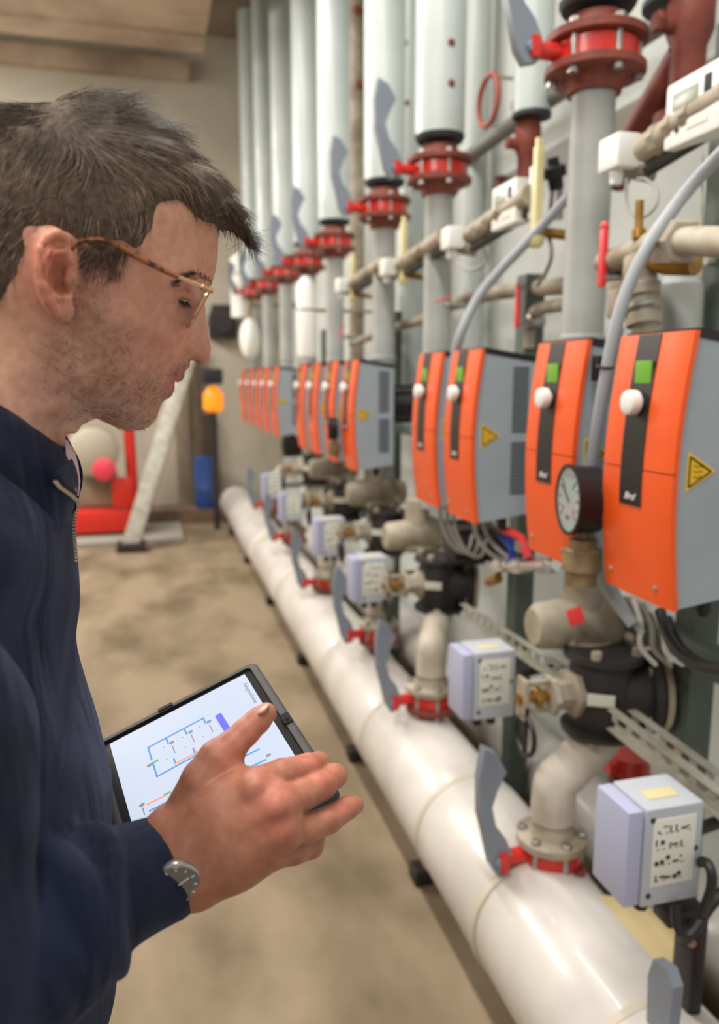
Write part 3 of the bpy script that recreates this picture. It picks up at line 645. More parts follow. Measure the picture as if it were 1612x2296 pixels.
for i, (x, y, lab) in enumerate(((908, 905, 'black finned pump motor seen in the gap behind the fourth orange box'), (1060, 1215, 'black pump motor under the third orange box'), (660, 1000, 'black pump motor under the far orange boxes'))):
    t = thing('pump_motor', lab, 'motor', aX(x, y, 1.12)); MB().lathe((-.10, 0, 0), (1, 0, 0), [(0, .05), (.01, .07), (.17, .072), (.18, .085), (.20, .085)], 24).build('body', iron, t)
    for k in range(8): a = k*math.pi/4; MB().box((-.02, math.cos(a)*.076, math.sin(a)*.076), (.14, .006+.012*abs(math.cos(a)), .006+.012*abs(math.sin(a))), .001).build('fin', iron, t)
    MB().lathe((.08, 0, 0), (1, 0, 0), [(0, .05), (.10, .06), (.102, .09), (.12, .09)], 20).build('coupling', castg, t)
# actuators
def make_actuator():
    t = thing('valve_actuator', '', 'actuator', (0, 0, 0), 'grey valve actuators')
    W, D, H = .150, .105, .186
    MB().box((.034+(W-.034)/2, D/2, H/2), (W-.034, D, H), .005).build('cover', actm, t); MB().box((.017, D/2+.002, H/2), (.030, D-.004, H-.006), .004).build('base', mat('actuator_lilac', (176, 180, 208), rough=.45), t)
    l = MB().box((.092, -.0006, H*.55), (.086, .002, .128), .0008).build('type_label', labm, t)
    rr = random.Random(5); mb = MB()
    for r_ in range(4):
        z = H*.55+.045-.030*r_
        for k in range(rr.choice((5, 6))):
            x = .058+.0125*k+rr.uniform(-.003, .003); w, h = rr.choice(((.010, .0022), (.003, .012), (.008, .008), (.012, .004), (.004, .004))); mb.box((x, -.0018, z+rr.uniform(-.005, .005)), (w, .0006, h))
            if rr.random() < .6: mb.box((x+.003, -.0018, z-.008), (.006, .0006, .0016))
    mb.build('label_print', blk, l, smooth=False)['kind'] = 'stuff'
    for x, z in ((.047, .166), (.047, .022), (.138, .100)): MB().lathe((x, .001, z), (0, -1, 0), [(0, .0052), (.0025, .0050), (.0030, .003)], 12).build('screw', dkv, t)
    MB().box((.090, D*.42, H+.0006), (.062, .030, .0016), .0006).build('yellowed_sticker', mat('aged_sticker', (206, 196, 150), rough=.6), t)
    MB().cyl((W-.005, D*.5, H*.5), (W+.02, D*.5, H*.5), .026, .020).cyl((W+.015, D*.5, H*.5), (W+.17, D*.5+.03, H*.5), .012).build('shaft_boss', iron, t)
    MB().cyl((.10, D*.35, .003), (.10, D*.35, -.028), .016, .012).cyl((.06, D*.35, .003), (.06, D*.35, -.028), .016, .012).build('cable_gland', blkp, t)
    return t
AC = [(1398, 2045), (1035, 1620), (790, 1355), (708, 1250), (628, 1170), (590, 1120)]
AS = [.76, .76, .76, .76, .80, .80]
ac0 = make_actuator(); ALB = ['nearest grey actuator box with white symbol label, right edge of the picture', 'second grey actuator box, beside the small black hand wheel', 'third grey actuator box, blurred, beside the floor pipe', 'fourth grey actuator box, blurred', 'fifth grey actuator box, small and blurred', 'sixth grey actuator box, farthest visible']
for i, (x, y) in enumerate(AC):
    p = aX(x, y, AS[i])
    if i == 0: ac0.location = tuple(p); ac0['label'] = ALB[0]
    else: dup(ac0, p, ALB[i])
# lower butterfly valves on the floor collector
lv0 = make_valve('lower_butterfly_valve', .088, lev_up=1, flange_m=castg, ext=.075, lev_w=.85); lv0['group'] = 'red butterfly valves on the floor pipe'
for c in list(lv0.children):
    if c.name.startswith('lower_flange'): c.data.materials[0] = rust
LV = [(1235, 1905), (965, 1562), (850, 1417), (735, 1302), (660, 1200), (612, 1130)]
LL = ['nearest low red butterfly valve, beside the nearest actuator box', 'second low red butterfly valve, below the second actuator box', 'third low red butterfly valve counted from the camera', 'fourth low red butterfly valve counted from the camera', 'fifth low red butterfly valve counted from the camera', 'sixth low red butterfly valve, farthest on the floor pipe']
LPOS = []; pale = mat('pale_pipe', (206, 198, 186), rough=.55, c2=(170, 158, 140), scale=7, bump=.15, bscale=40)
for i, (x, y) in enumerate(LV):
    p = aX(x, y, .93); LPOS.append(p)
    if i == 0: lv0.location = tuple(p); lv0['label'] = LL[0]
    else: dup(lv0, p, LL[i])
    e = MXP3[i] if i < len(MXP3) else p+V((.1, -.05, .42)); e = e+V((0, 0, -.108)); z1 = max(e[2]-.02, p[2]+.2)
    run('branch_pipe', '%s pale offset pipe between low red valve and mixing valve' % NTH[i], [p+V((0, 0, .088)), p+V((0, 0, .13)), p+V((.004, 0, .19)), p*.72+e*.28+V((0, 0, .12)), p*.2+e*.8+V((0, 0, .02)), e+V((0, 0, -.02)), e], .054, pale, n=18)
# the near valve out of frame keeps its lever in view
t = thing('lower_butterfly_valve', 'low butterfly valve at the bottom right edge with only its grey lever showing', 'valve', aX(1670, 2345, .93)); q = aX(1488, 2235, .86)-V(t.location)
MB().prism([(-.032, -.11), (.026, -.11), (.034, .02), (.022, .062), (-.016, .072), (-.036, .05)], q, (0, 1, 0), (0, 0, 1), .022).build('hand_lever', levg, t, ang=25); MB().cyl(q+V((.0, 0, -.06)), q+V((.05, .03, -.12)), .016).build('lever_stem', iron, t); MB().lathe((.04, 0, -.03), (0, 0, 1), [(0, .07), (.05, .07)], 24).build('body', redp, t)
# floor collector
CX, CZ_, CR = .89, .214, .174
t = thing('collector_pipe', 'big white jacketed collector pipe along the floor', 'pipe', (CX, 0, CZ_)); jr = mat('collector_jacket', (216, 212, 206), rough=.33, c2=(198, 193, 186), scale=4, bump=.10, bscale=14, coat=.15)
ys = [.45, 1.13, 1.60, 2.02, 2.66, 3.38, 4.72, 5.9, 7.2, 8.6]
for i, (a, b) in enumerate(zip(ys[:-1], ys[1:])):
    rng2 = random.Random(i); r = CR*(1+rng2.uniform(-.012, .012)); dx = rng2.uniform(-.004, .004); L = b-a; n = max(3, int(L/.12)); pf = [(0, r*.972), (.008, r)]+[(L*k/n, r*(1+rng2.uniform(-.006, .006))) for k in range(1, n)]+[(L-.008, r), (L, r*.972)]
    MB().lathe((dx, a, 0), (0, 1, 0), pf, 48).build('jacket_section', jr, t)
    MB().lathe((0, b-.012, 0), (0, 1, 0), [(0, CR*.985), (.003, CR*1.012), (.021, CR*1.012), (.024, CR*.985)], 48).build('band', mat('band_tape', (196, 186, 168), rough=.5), t)
for i, y in enumerate((.8, 2.12, 2.95, 4.1, 5.3, 6.6, 7.9)):
    MB().box((-.02, y, -.19), (.26, .07, .05), .004).build('support_foot', iron, t)
p = aX(1385, 2150, .95)-V(t.location); r = .13; h = .05
q = MB().lathe(p+V((0, 0, -.05)), (0, 0, 1), [(0, r*1.25), (.04, r*1.08), (.06, r), (h+.05, r), (h+.055, r*.98), (h+.055, r*.5)], 36).build('tee_collar', jr, t); MB().lathe(p+V((0, 0, h-.004)), (0, 0, 1), [(0, r*1.005), (.008, r*1.015), (.016, r*1.005)], 36).build('edge_tape', mat('tape_aged', (196, 176, 130), rough=.6), q)
# second collector behind, lower rails, posts
t = tag(MB().cyl((1.38, .4, .13), (1.38, 8.5, .13), .115, n=36).build('return_collector', jr, None), 'second white floor pipe nearer the wall, mostly hidden', 'pipe')
def slot_rail(name, a, b, lab, w=.045, dep_=.022):
    a = V(a); b = V(b); d = b-a; L = np.linalg.norm(d); d = d/L; up = V((0, 0, 1)); nx = np.cross(d, up); t = thing(name, lab, 'rail', a); mb = MB(); R = np.stack([d, up, nx], 1)
    for s in (-1, 1): mb.box(d*L/2+up*s*w*.36, (L, w*.28, .003), R=R).box(d*L/2+up*s*w*.5-nx*dep_/2*-1, (L, .003, dep_), R=R)
    k = int(L/.05)
    for i in range(k+1): mb.box(d*L*i/k, (.022, w*.5, .003), R=R)
    mb.build('strut', galv, t, smooth=False)
    return t
p1, p2 = aX(1045, 1368, 1.00), aX(1268, 1512, 1.00); slot_rail('slotted_rail', p1, p2, 'slotted steel rail running from the second to the nearest mixing valve')
p1, p2 = aX(1380, 1610, 1.00), aX(1690, 1850, 1.00); slot_rail('slotted_rail', p1, p2, 'slotted steel rail leaving the picture above the nearest actuator')
p1, p2 = aX(1425, 1612, 1.06), aX(1720, 1830, 1.06); slot_rail('slotted_rail', p1, p2, 'second slotted rail close behind the one above the nearest actuator')
t = slot_rail('slotted_rail', aX(1570, 745, 1.16), aX(1574, 375, 1.16), 'upright perforated white rail above the nearest orange box', w=.05); MB().cyl((0, 0, .15), (.34, 0, .15), .010).build('arm', galv, t)
for i, (x, y, X, h) in enumerate(((1600, 900, 1.215, 2.3), (1165, 1350, 1.215, 1.9), (880, 1150, 1.215, 1.9), (735, 1050, 1.215, 1.9))):
    p = aX(x, y, X); t = thing('steel_post', ['dark green-grey steel post at the right edge', 'green-grey steel post behind the chrome taps', 'third green-grey steel post, between far pumps', 'fourth green-grey steel post, far away'][i], 'post', (X, p[1], 0)); MB().box((0, 0, h/2), (.07, .07, h), .006).build('post', postm, t); MB().box((0, 0, .006), (.14, .14, .012), .002).build('base_plate', postm, t); MB().box((-.105, 0, 1.36), (.15, .04, .03), .003).build('arm', postm, t)
    for k in range(3): MB().lathe((-.035, 0, .5+.35*k), (-1, 0, 0), [(0, .009), (.003, .009)], 10).build('bolt', steelz, t)
tag(MB().box(aX(1575, 1470, 1.16), (.06, .5, .06), .004).build('cross_beam', postm, None), 'green-grey cross beam bolted to the right edge post', 'beam')
tag(MB().box((1.030, 4.4, 1.36), (.026, 6.9, .04), .003).build('mounting_rail', postm, None), 'long green-grey rail behind all the orange controllers', 'rail')
# chrome taps with blue and red levers
t = thing('tap_manifold', 'chrome tap manifold with blue and red levers below the third box', 'valve', aX(1175, 1268, .98)); o = V(t.location)
MB().tube([lw(1112, 1270, .98) if False else aX(1112, 1270, .98)-o, aX(1250, 1266, .98)-o], .017, 14).build('bar', chrome, t)
for x in (1125, 1165, 1225): MB().hexa(aX(x-10, 1269, .98)-o, aX(x+10, 1268, .98)-o, .024).build('hex_nut', chrome, t)
MB().tube([aX(1150, 1262, .98)-o, aX(1145, 1215, .975)-o, aX(1118, 1165, .97)-o], .011, 8).tube([aX(1122, 1200, .975)-o, aX(1150, 1235, .97)-o], .009, 8).build('blue_lever', blueh, t)
MB().tube([aX(1185, 1250, .98)-o, aX(1168, 1205, .97)-o, aX(1125, 1185, .965)-o], .012, 8).build('red_lever', redh, t); MB().box(aX(1170, 1225, .975)-o, (.03, .04, .03), .005).build('bonnet', steelz, t)
MB().hexa(aX(1095, 1305, .97)-o, aX(1118, 1296, .97)-o, .016).cyl(aX(1105, 1300, .97)-o, aX(1130, 1270, .98)-o, .009).build('drain_nut', brass, t)
# cables
def cable(lab, pts, r, m): return run('cable', lab, pts, r, m, 'cable', n=8)
for i, (dx, dy) in enumerate(((0, 0), (16, 4), (30, 10))): cable('%s grey cable looping under the fourth box' % ('left', 'middle', 'right')[i], [aX(985+dx, 1125+dy, .93), aX(990+dx, 1180+dy, .93), aX(1015+dx, 1230+dy, .95), aX(1050+dx, 1245+dy, 1.0), aX(1060+dx, 1200+dy, 1.05)], .006, cabg)
for i, (dx, dy) in enumerate(((0, 0), (22, -6))): cable('%s grey cable looping under the third box' % ('longer', 'shorter')[i], [aX(1060+dx, 1160, .95), aX(1068+dx, 1205+dy, .93), aX(1100+dx, 1245+dy, .95), aX(1140+dx, 1262, 1.0)], .007, cabg)
for i in range(4):
    cable('%s pale cable under the nearest orange box' % NTH[i], [aX(1420+22*i, 1345+9*i, 1.0), aX(1440+25*i, 1400+12*i, .98), aX(1430+30*i, 1450+8*i, 1.02), aX(1470+30*i, 1490, 1.08)], .0055, cabg if i % 2 else wht)
cable('thick black cable curving from the nearest box to the right edge', [aX(1480, 1370, .98), aX(1500, 1440, .96), aX(1550, 1490, .95), aX(1660, 1505, .96)], .012, cabb)
cable('second black cable beside the thick one, leaving at the right edge', [aX(1500, 1385, 1.0), aX(1530, 1460, .98), aX(1600, 1498, .98), aX(1680, 1500, .98)], .007, cabb)
cable('black cable dropping from the nearest actuator box', [aX(1515, 2030, .86), aX(1520, 2090, .86), aX(1550, 2100, .88), aX(1590, 2030, .92), aX(1660, 1960, 1.0)], .010, cabb)
cable('second black cable from the nearest actuator, curling right', [aX(1555, 1935, .92), aX(1590, 1930, .90), aX(1600, 1985, .90), aX(1570, 2060, .90), aX(1530, 2110, .92)], .009, cabb)
t = thing('black_bracket', 'black bracket standing below the nearest actuator box', 'bracket', aX(1545, 2140, .95)); MB().box((0, 0, 0), (.03, .055, .22), .004).box((-.03, .0, .10), (.08, .05, .03), .004).build('plate', blkp, t); MB().lathe((-.02, -.028, .05), (0, -1, 0), [(0, .008), (.004, .007)], 12).lathe((-.02, -.028, .09), (0, -1, 0), [(0, .008), (.004, .007)], 12).build('screw', steelz, t)
# dark red body peeping over the nearest actuator
t = thing('lower_butterfly_valve', 'dark red valve body peeping out behind the nearest actuator box', 'valve', aX(1415, 1712, 1.20)); MB().lathe((0, 0, -.025), (0, 0, 1), [(0, .05), (.05, .05)], 28).box((-.05, 0, 0), (.05, .04, .035), .004).build('body', redp, t); MB().lathe((0, 0, -.055), (0, 0, 1), [(0, .056), (.024, .056)], 28).build('lower_flange', rust, t)
# ------------------------------------------------------------------ far end of the aisle
t = thing('air_vessel', 'bright white upright cylinder hanging below the far red valves', 'vessel', aX(687, 705, .98)); MB().lathe((0, 0, -.27), (0, 0, 1), [(0, .03), (.01, .055), (.05, .062), (.42, .062), (.46, .05), (.50, .02)], 24).build('shell', mat('bright_white', (242, 240, 232), rough=.4), t); MB().lathe((0, 0, .02), (0, 0, 1), [(0, .064), (.012, .064)], 24).cyl((.06, 0, .026), (.53, 0, .026), .012).build('band', castg, t)
t = thing('air_vessel', 'white cylinder farther off at the end of the pipe wall', 'vessel', aX(540, 640, 1.0)); MB().lathe((0, 0, -.35), (0, 0, 1), [(0, .04), (.02, .11), (.62, .11), (.68, .05)], 24).build('shell', MATS['bright_white'], t); MB().lathe((0, 0, .1), (0, 0, 1), [(0, .113), (.02, .113)], 24).cyl((.1, 0, .11), (.51, 0, .11), .02).build('band', castg, t)
t = thing('air_vessel', 'white rounded vessel low at the far end, above the distant orange boxes', 'vessel', aX(560, 760, .98)); MB().ball((0, 0, 0), (.10, .12, .20), 20, 14).build('shell', MATS['bright_white'], t); MB().cyl((0, 0, .18), (0, 0, .36), .03).cyl((0, 0, .33), (.53, 0, .33), .03).build('neck', castg, t)
# leaning pale prop, red machine, barrel etc
t = thing('leaning_beam', 'pale steel beam leaning from floor to wall behind the man', 'beam', aZ(290, 1235, 0)); o = V(t.location); top = aY(402, 870, 7.9)-o; tt = top*1.55; d = tt/np.linalg.norm(tt); s_ = V((1, 0, 0))-d*d[0]; s_ /= np.linalg.norm(s_); R = np.stack([s_, np.cross(d, s_), d], 1)
MB().box(tt/2+V((0, 0, .02)), (.15, .07, np.linalg.norm(tt)), .008, R=R).box(tt/2+V((0, 0, .02))+R@V((.06, .06, 0)), (.03, .10, np.linalg.norm(tt)), .004, R=R).build('beam', galv, t); MB().box((.02, 0, .04), (.26, .22, .08), .01).build('foot', iron, t)
t = thing('hose_cart', 'red framed machine with pale drum and pink cap beside the leaning beam', 'machine', (-.42, 8.1, .04)); rf = mat('machine_red', (214, 44, 30), rough=.4)
MB().tube([V((-.42, 0, .10)), V((-.40, 0, 1.10)), V((-.25, 0, 1.22)), V((.10, 0, 1.22)), V((.22, 0, 1.08)), V((.24, 0, .10))], .055, 12).build('frame', rf, t); MB().box((-.08, .05, .14), (.62, .45, .22), .02).build('base', rf, t); MB().box((.14, -.12, .42), (.20, .10, .30), .02).build('panel', rf, t)
MB().lathe((-.12, -.18, .82), (0, 1, 0), [(0, .20), (.03, .24), (.05, .20), (.25, .20), (.27, .24), (.30, .20)], 28).build('drum', mat('pale_drum', (178, 170, 152), rough=.6), t); MB().lathe((-.02, -.20, .66), (0, -1, 0), [(0, .11), (.03, .11), (.045, .08)], 24).build('cap', mat('pink_cap', (232, 70, 90), rough=.4), t); MB().box((-.12, .1, .45), (.40, .22, .34), .02).build('tank', mat('dull_tank', (140, 128, 106), rough=.6), t)
for x in (-.36, .20): MB().lathe((x, -.12, .10), (0, 1, 0), [(0, .06), (.01, .10), (.05, .10), (.06, .06)], 20).build('wheel', blkp, t)
t = thing('plinth', 'low grey concrete plinth under the red machine', 'plinth', (-.42, 8.05, 0)); MB().box((-.05, .0, .02), (1.5, .9, .04), .006).build('slab', mat('plinth_grey', (150, 146, 136), rough=.9), t)
t.location[2] = 0
t = thing('warning_lamp', 'glowing orange round lamp on a dark stand far down the aisle', 'lamp', aY(478, 893, 8.2)); MB().lathe((0, 0, -.14), (0, 0, 1), [(0, .06), (.03, .10), (.18, .10), (.25, .05), (.27, .02)], 24).build('lens', mat('amber', (246, 140, 20), rough=.3, emit=.6), t); MB().box((0, .02, .22), (.20, .18, .16), .02).build('housing', mat('dark_blue_grey', (40, 42, 54), rough=.5), t); MB().cyl((0, 0, -.14), (0, 0, -aY(478, 893, 8.2)[2]), .03).build('stand', iron, t)
t = thing('blue_drum', 'blue drum standing on the kerb at the far end', 'drum', (aY(462, 1055, 8.7)[0], 8.69, .16)); MB().lathe((0, 0, 0), (0, 0, 1), [(0, .12), (.02, .13), (.2, .13), (.21, .14), (.24, .13), (.55, .13), (.56, .12)], 24).build('shell', mat('drum_blue', (38, 68, 128), rough=.4), t); MB().lathe((.04, 0, .56), (0, 0, 1), [(0, .025), (.02, .025)], 12).build('bung', blkp, t)
for i, (x0, x1, y0, Y, c, lab) in enumerate(((425, 450, 780, 8.94, (104, 88, 72), 'dark brown plank leaning at the far wall'), (385, 418, 760, 8.95, (150, 134, 114), 'pale brown board on the far wall'), (452, 474, 930, 8.95, (74, 62, 54), 'dark narrow post by the blue drum'))):
    a = aY(x0, y0, Y); b = aY(x1, y0, Y); h = a[2]-.16; t = thing('plank', lab, 'plank', ((a[0]+b[0])/2, Y, .16)); MB().box((0, 0, h/2), (b[0]-a[0], .06, h), .006).build('board', mat('plank_%d' % i, c, rough=.8, c2=tuple(int(v*.8) for v in c), scale=8, stretch=(6, 6, .6)), t)
t = thing('wall_box', 'dark fan box on the far wall beside the man\'s nose', 'box', aY(498, 722, 8.9)); MB().box((0, 0, 0), (.30, .2, .36), .02).build('case', mat('dark_box', (44, 36, 32), rough=.6), t); MB().lathe((0, -.10, 0), (0, -1, 0), [(0, .12), (.03, .12), (.03, .10)], 24).build('fan_ring', iron, t)
# ------------------------------------------------------------------ the man
YH = 0.62
def hp(px, py, c): return aY(px, py, YH-c)          # a point c metres to the camera's side of his middle plane
man = thing('person', 'brown-haired man in a navy zip jacket, looking down with one hand held out', 'person', (-0.19, YH, 0))
# --- head relief: half width of head as a function over the middle plane
OUT = [ # px, py, rounding radius (m) across the outline
 (488,518,.060),(490,549,.062),(487,584,.055),(482,614,.036),(477,634,.020),(466,657,.0095),(460,684,.0072),(462,705,.0068),(467,730,.0068),(471,757,.0075),(473,785,.010),(468,808,.010),(456,822,.0075),(442,817,.008),(427,816,.009),
 (419,828,.016),(414,842,.020),(410,852,.026),(401,858,.024),(394,863,.024),(393,870,.028),(388,882,.028),(374,895,.026),(361,907,.025),(354,926,.025),(342,949,.022),(323,963,.026),(292,966,.030),(262,960,.033),(231,946,.030),(209,942,.028),
 (190,953,.036),(169,971,.040),(157,1000,.042),(142,1050,.045),(128,1120,.05),
 (470,470,.066),(455,425,.066),(420,372,.062),(372,325,.060),(315,285,.064),(235,252,.068),(150,247,.070),(60,262,.070),(-25,305,.070),(-90,375,.072),(-125,470,.075),(-130,560,.075),(-112,640,.07),(-88,710,.065),(-84,780,.06),(-100,860,.06),(-125,960,.06),(-150,1060,.06),(-160,1120,.06)]
LMK = [ # px, py, half width (mm)
 (455,540,38),(420,480,56),(430,560,49),(385,590,62),(395,520,61),(345,520,70),(350,585,69),(300,600,73),(310,520,75),
 (455,612,31),(430,622,46),(400,636,56),(378,655,61),(452,641,23),(432,648,33),
 (446,668,13),(447,690,12),(430,668,27),(412,660,38),(405,680,41),(425,690,28),(390,668,54),(385,690,54),(410,702,40),(432,708,22),
 (452,730,9),(457,760,10),(455,785,12),(448,800,12),(440,730,15),(440,755,17),(425,760,23),(436,785,18),(425,795,19),(412,785,24),(420,740,29),(400,740,41),
 (405,805,22),(410,820,18),(420,812,15),(395,820,25),(395,845,16.5),(375,848,29),(362,838,35),(383,866,14.5),(365,866,25),(350,850,36),(378,884,13),(388,800,36),
 (365,720,59),(340,700,65),(310,680,69),(275,660,72),(370,755,55),(345,770,57),(320,740,65),(280,720,70),(240,690,72),(300,800,60),(335,815,49),(320,850,48),(290,840,57),
 (345,905,20),(335,935,16),(310,925,30),(310,950,17),(280,905,42),(290,950,19),(255,880,54),(255,930,30),(225,850,62),(200,800,66),(240,780,67),(190,740,69),(160,780,67),(150,720,71),
 (170,840,64),(200,890,56),(220,920,36),(150,890,58),(190,925,36),(170,940,36),(120,830,62),(130,930,55),(90,760,66),(60,820,63),(100,900,58),(20,860,61),(-20,800,56),(60,980,60),(-40,950,57),(120,1020,52),(40,1080,62),(-60,1080,58),(120,1110,48),
 (130,620,76),(100,560,78),(170,480,78),(90,450,78),(230,430,76),(300,440,74),(350,430,67),(20,520,76),(-50,500,68),(150,370,74),(60,360,72),(240,350,69),(320,380,66),(150,300,60),(240,300,57),(60,310,58),(-20,380,63),(50,640,74),(0,620,70),(-50,620,62),(40,700,68),(-20,700,60),(-40,750,55),(400,430,55),(360,370,52),(20,740,63)]
def relief(out, lm, grid_x, grid_z, cut, sgn, ins=.0045):
    px = [hp(a, b, 0) for a, b, _ in out]; P = np.array([[p[0], p[2]] for p in px]); R = np.array([o[2] for o in out])
    cx, cz = P.mean(0); n = len(P)
    PP = []; S = []
    for i in range(n):
        # outward normal from the traced neighbours; the outline is two runs, split at cut
        l, h_ = (0, cut) if i < cut else (cut, n)
        t = P[min(i+1, h_-1)]-P[max(i-1, l)]; nn = np.array([-t[1], t[0]])*(sgn[0] if i < cut else sgn[1]); nn /= np.linalg.norm(nn)+1e-12
        e = min(ins, R[i]*.35)
        PP += [P[i], P[i]-nn*e, P[i]+nn*e]; S += [0, 2*R[i]*e-e*e, -2*R[i]*e-e*e]
    for a, b, c in lm:
        q = hp(a, b, max(c, 0)/1000.0); PP.append(q[[0, 2]]); S.append(math.copysign((c/1000.0)**2, c))
    PP = np.array(PP); S = np.array(S)
    k = np.ones(len(PP), bool)
    for i in range(len(PP)):
        for j in range(i):
            if k[j] and abs(PP[i]-PP[j]).sum() < .0012: k[i] = False; break
    GX, GZ = np.meshgrid(grid_x, grid_z, indexing='ij')
    return tps(PP[k]*10, S[k], np.stack([GX.ravel(), GZ.ravel()], 1)*10).reshape(GX.shape)
lo = hp(-175, 1130, 0)-V((.01, .12, .0)); hi = hp(500, 230, 0)+V((.015, .12, .012)); lo[1] = YH-.1; hi[1] = YH+.1
hx = .0017
G = Grid(lo, hi, hx)
S2 = relief(OUT, LMK, G.ax[0], G.ax[2], 36, (1, -1))
CS = np.sign(S2)*np.sqrt(np.abs(S2))
gx_, gz_ = np.gradient(CS, hx); NRM = np.sqrt(1+np.clip(gx_**2+gz_**2, 0, 30))
cabs = np.abs(YH-G.ax[1])[None, :, None]
G.f = ((cabs-CS[:, None, :])/NRM[:, None, :]).astype(np.float32)
def csurf(P):
    i = np.clip(((P[:, 0]-G.lo[0])/hx).astype(int), 0, G.n[0]-1); k = np.clip(((P[:, 2]-G.lo[2])/hx).astype(int), 0, G.n[2]-1); return CS[i, k]
for sg in (1, -1):
    def q(px, py, c):                                # near side as traced, far side mirrored
        p = hp(px, py, c); p[1] = YH-sg*c; return p
    # nostril, mouth line, eye socket carving, lids
    G.cap(q(428, 808, .0085), q(438, 811, .006), .0027, .0022, k=.0015, sub=True)
    G.cap(q(417, 797, .0215), q(412, 808, .021), .0012, .001, k=.002, sub=True)
    for a, b in (((366, 841, .0335), (375, 846, .030)), ((375, 846, .030), (384, 853, .023)), ((384, 853, .023), (392, 858, .012)), ((392, 858, .012), (394, 859, .0))):
        G.cap(q(*a), q(*b), .0011, .0012, k=.0012, sub=True)
    # eyeball lids
    G.ell(q(414, 672, .029), (.0135, .0135, .0135), k=.003)
    G.cap(q(396, 672, .0425), q(415, 666, .041), .0021, .002, k=.002); G.cap(q(415, 666, .041), q(431, 671, .031), .002, .0016, k=.002)
    G.cap(q(397, 677, .042), q(412, 686, .0385), .0014, .0014, k=.002); G.cap(q(412, 686, .0385), q(430, 682, .030), .0014, .0012, k=.002)
    G.cap(q(394, 655, .0495), q(428, 653, .0375), .0009, .0009, k=.002, sub=True)
    # slit of the downcast eye
    for a, b in (((401, 674, .0435), (413, 676, .0425)), ((413, 676, .0425), (428, 677, .034))): G.cap(q(*a), q(*b), .0016, .0019, k=.0008, sub=True)
    # ear
    E_ = [(160,560,.075),(148,536,.081),(128,524,.086),(106,534,.090),(92,560,.092),(88,600,.092),(95,640,.091),(110,675,.088),(127,700,.084)]
    for a, b in zip(E_[:-1], E_[1:]): G.cap(q(*a), q(*b), .0034, .0034, k=.0008)
    G.ell(q(141, 695, .081), (.0075, .0042, .0085), k=.004)
    G.ell(q(120, 610, .0795), (.0125, .006, .027), k=.003)
    A_ = [(140,560,.084),(122,572,.088),(112,605,.089),(116,640,.088),(134,664,.086),(146,655,.084)]
    for a, b in zip(A_[:-1], A_[1:]): G.cap(q(*a), q(*b), .0026, .0028, k=.0025)
    G.ell(q(141, 618, .088), (.0095, .0150, .0130), k=.001, sub=True)
    G.cap(q(103, 560, .0915), q(103, 625, .0915), .0026, .0024, k=.001, sub=True); G.cap(q(103, 560, .0915), q(128, 540, .089), .0024, .002, k=.001, sub=True)
    G.cap(q(128, 548, .087), q(140, 548, .084), .0022, .002, k=.003, sub=True)
    G.ell(q(158, 628, .078), (.0045, .004, .0065), k=.003)
    G.cap(q(160, 575, .077), q(162, 660, .074), .0035, .003, k=.004)
hv, hq = G.mesh()
# --- right hand
def hd(px, py, d): return aD(px, py, d)
glo = np.min([hd(350, 1500, .5), hd(350, 2080, .5), hd(350, 2080, .68), hd(880, 1500, .68), hd(300, 2080, .5), hd(300, 1500, .68)], 0)-.01
ghi = np.max([hd(850, 1540, .50), hd(850, 2060, .66), hd(850, 1540, .66), hd(350, 1540, .5)], 0)+.01
H = Grid(glo, ghi, .0013)
def chain(g, pts, k, kk=None):
    for a, b in zip(pts[:-1], pts[1:]): g.cap(hd(*a[:3]), hd(*b[:3]), a[3], b[3], k=k)
chain(H, [(330,1955,.548,.028),(415,1925,.548,.0235)], .01); chain(H, [(330,1950,.548,.028),(398,1885,.552,.0235)], .01); chain(H, [(330,1960,.548,.028),(432,1958,.550,.0225)], .01)
WR = [(405,1880,.553,.022),(420,1920,.549,.0225),(440,1955,.551,.0205)]
MC = [(572,1763,.541,.0128),(622,1806,.535,.0128),(634,1862,.537,.0118),(606,1913,.545,.0112)]
for a, b in ((0, 0), (0, 1), (1, 1), (1, 2), (2, 2), (2, 3)): chain(H, [WR[a], ((WR[a][0]+MC[b][0])/2, (WR[a][1]+MC[b][1])/2, (WR[a][2]+MC[b][2])/2-.001, .0165), MC[b]], .012)
H.ell(hd(520, 1850, .553), (.036, .018, .036), k=.012)
# palm side pads (away from camera)
chain(H, [(450,1800,.57,.016),(560,1790,.572,.013)], .012); chain(H, [(480,1920,.572,.016),(590,1880,.572,.013)], .012)
def finger(*p): 
    F = Grid(glo, ghi, .0013) if False else None
    chain(H, list(p), .0022)
# first knuckle mounds, then fingers (kept apart by a small blend radius)
finger((428,1815,.556,.018),(458,1752,.556,.0165),(487,1702,.560,.0138),(520,1672,.565,.0112),(552,1641,.570,.0100),(578,1616,.574,.0094),(597,1599,.577,.0078))
H.cap(hd(487, 1725, .565), hd(545, 1752, .555), .009, .009, k=.012)
finger(MC[0],(632,1735,.556,.0105),(690,1720,.577,.0098),(714,1712,.598,.0086),(714,1718,.612,.0076))
finger(MC[1],(676,1783,.552,.0106),(722,1760,.570,.0100),(751,1740,.590,.0090),(756,1742,.606,.0080))
finger(MC[2],(690,1858,.550,.0102),(738,1838,.565,.0095),(778,1812,.581,.0083),(795,1806,.592,.0070))
finger(MC[3],(660,1906,.552,.0098),(697,1896,.563,.0090),(704,1886,.584,.0080),(694,1872,.598,.0072))
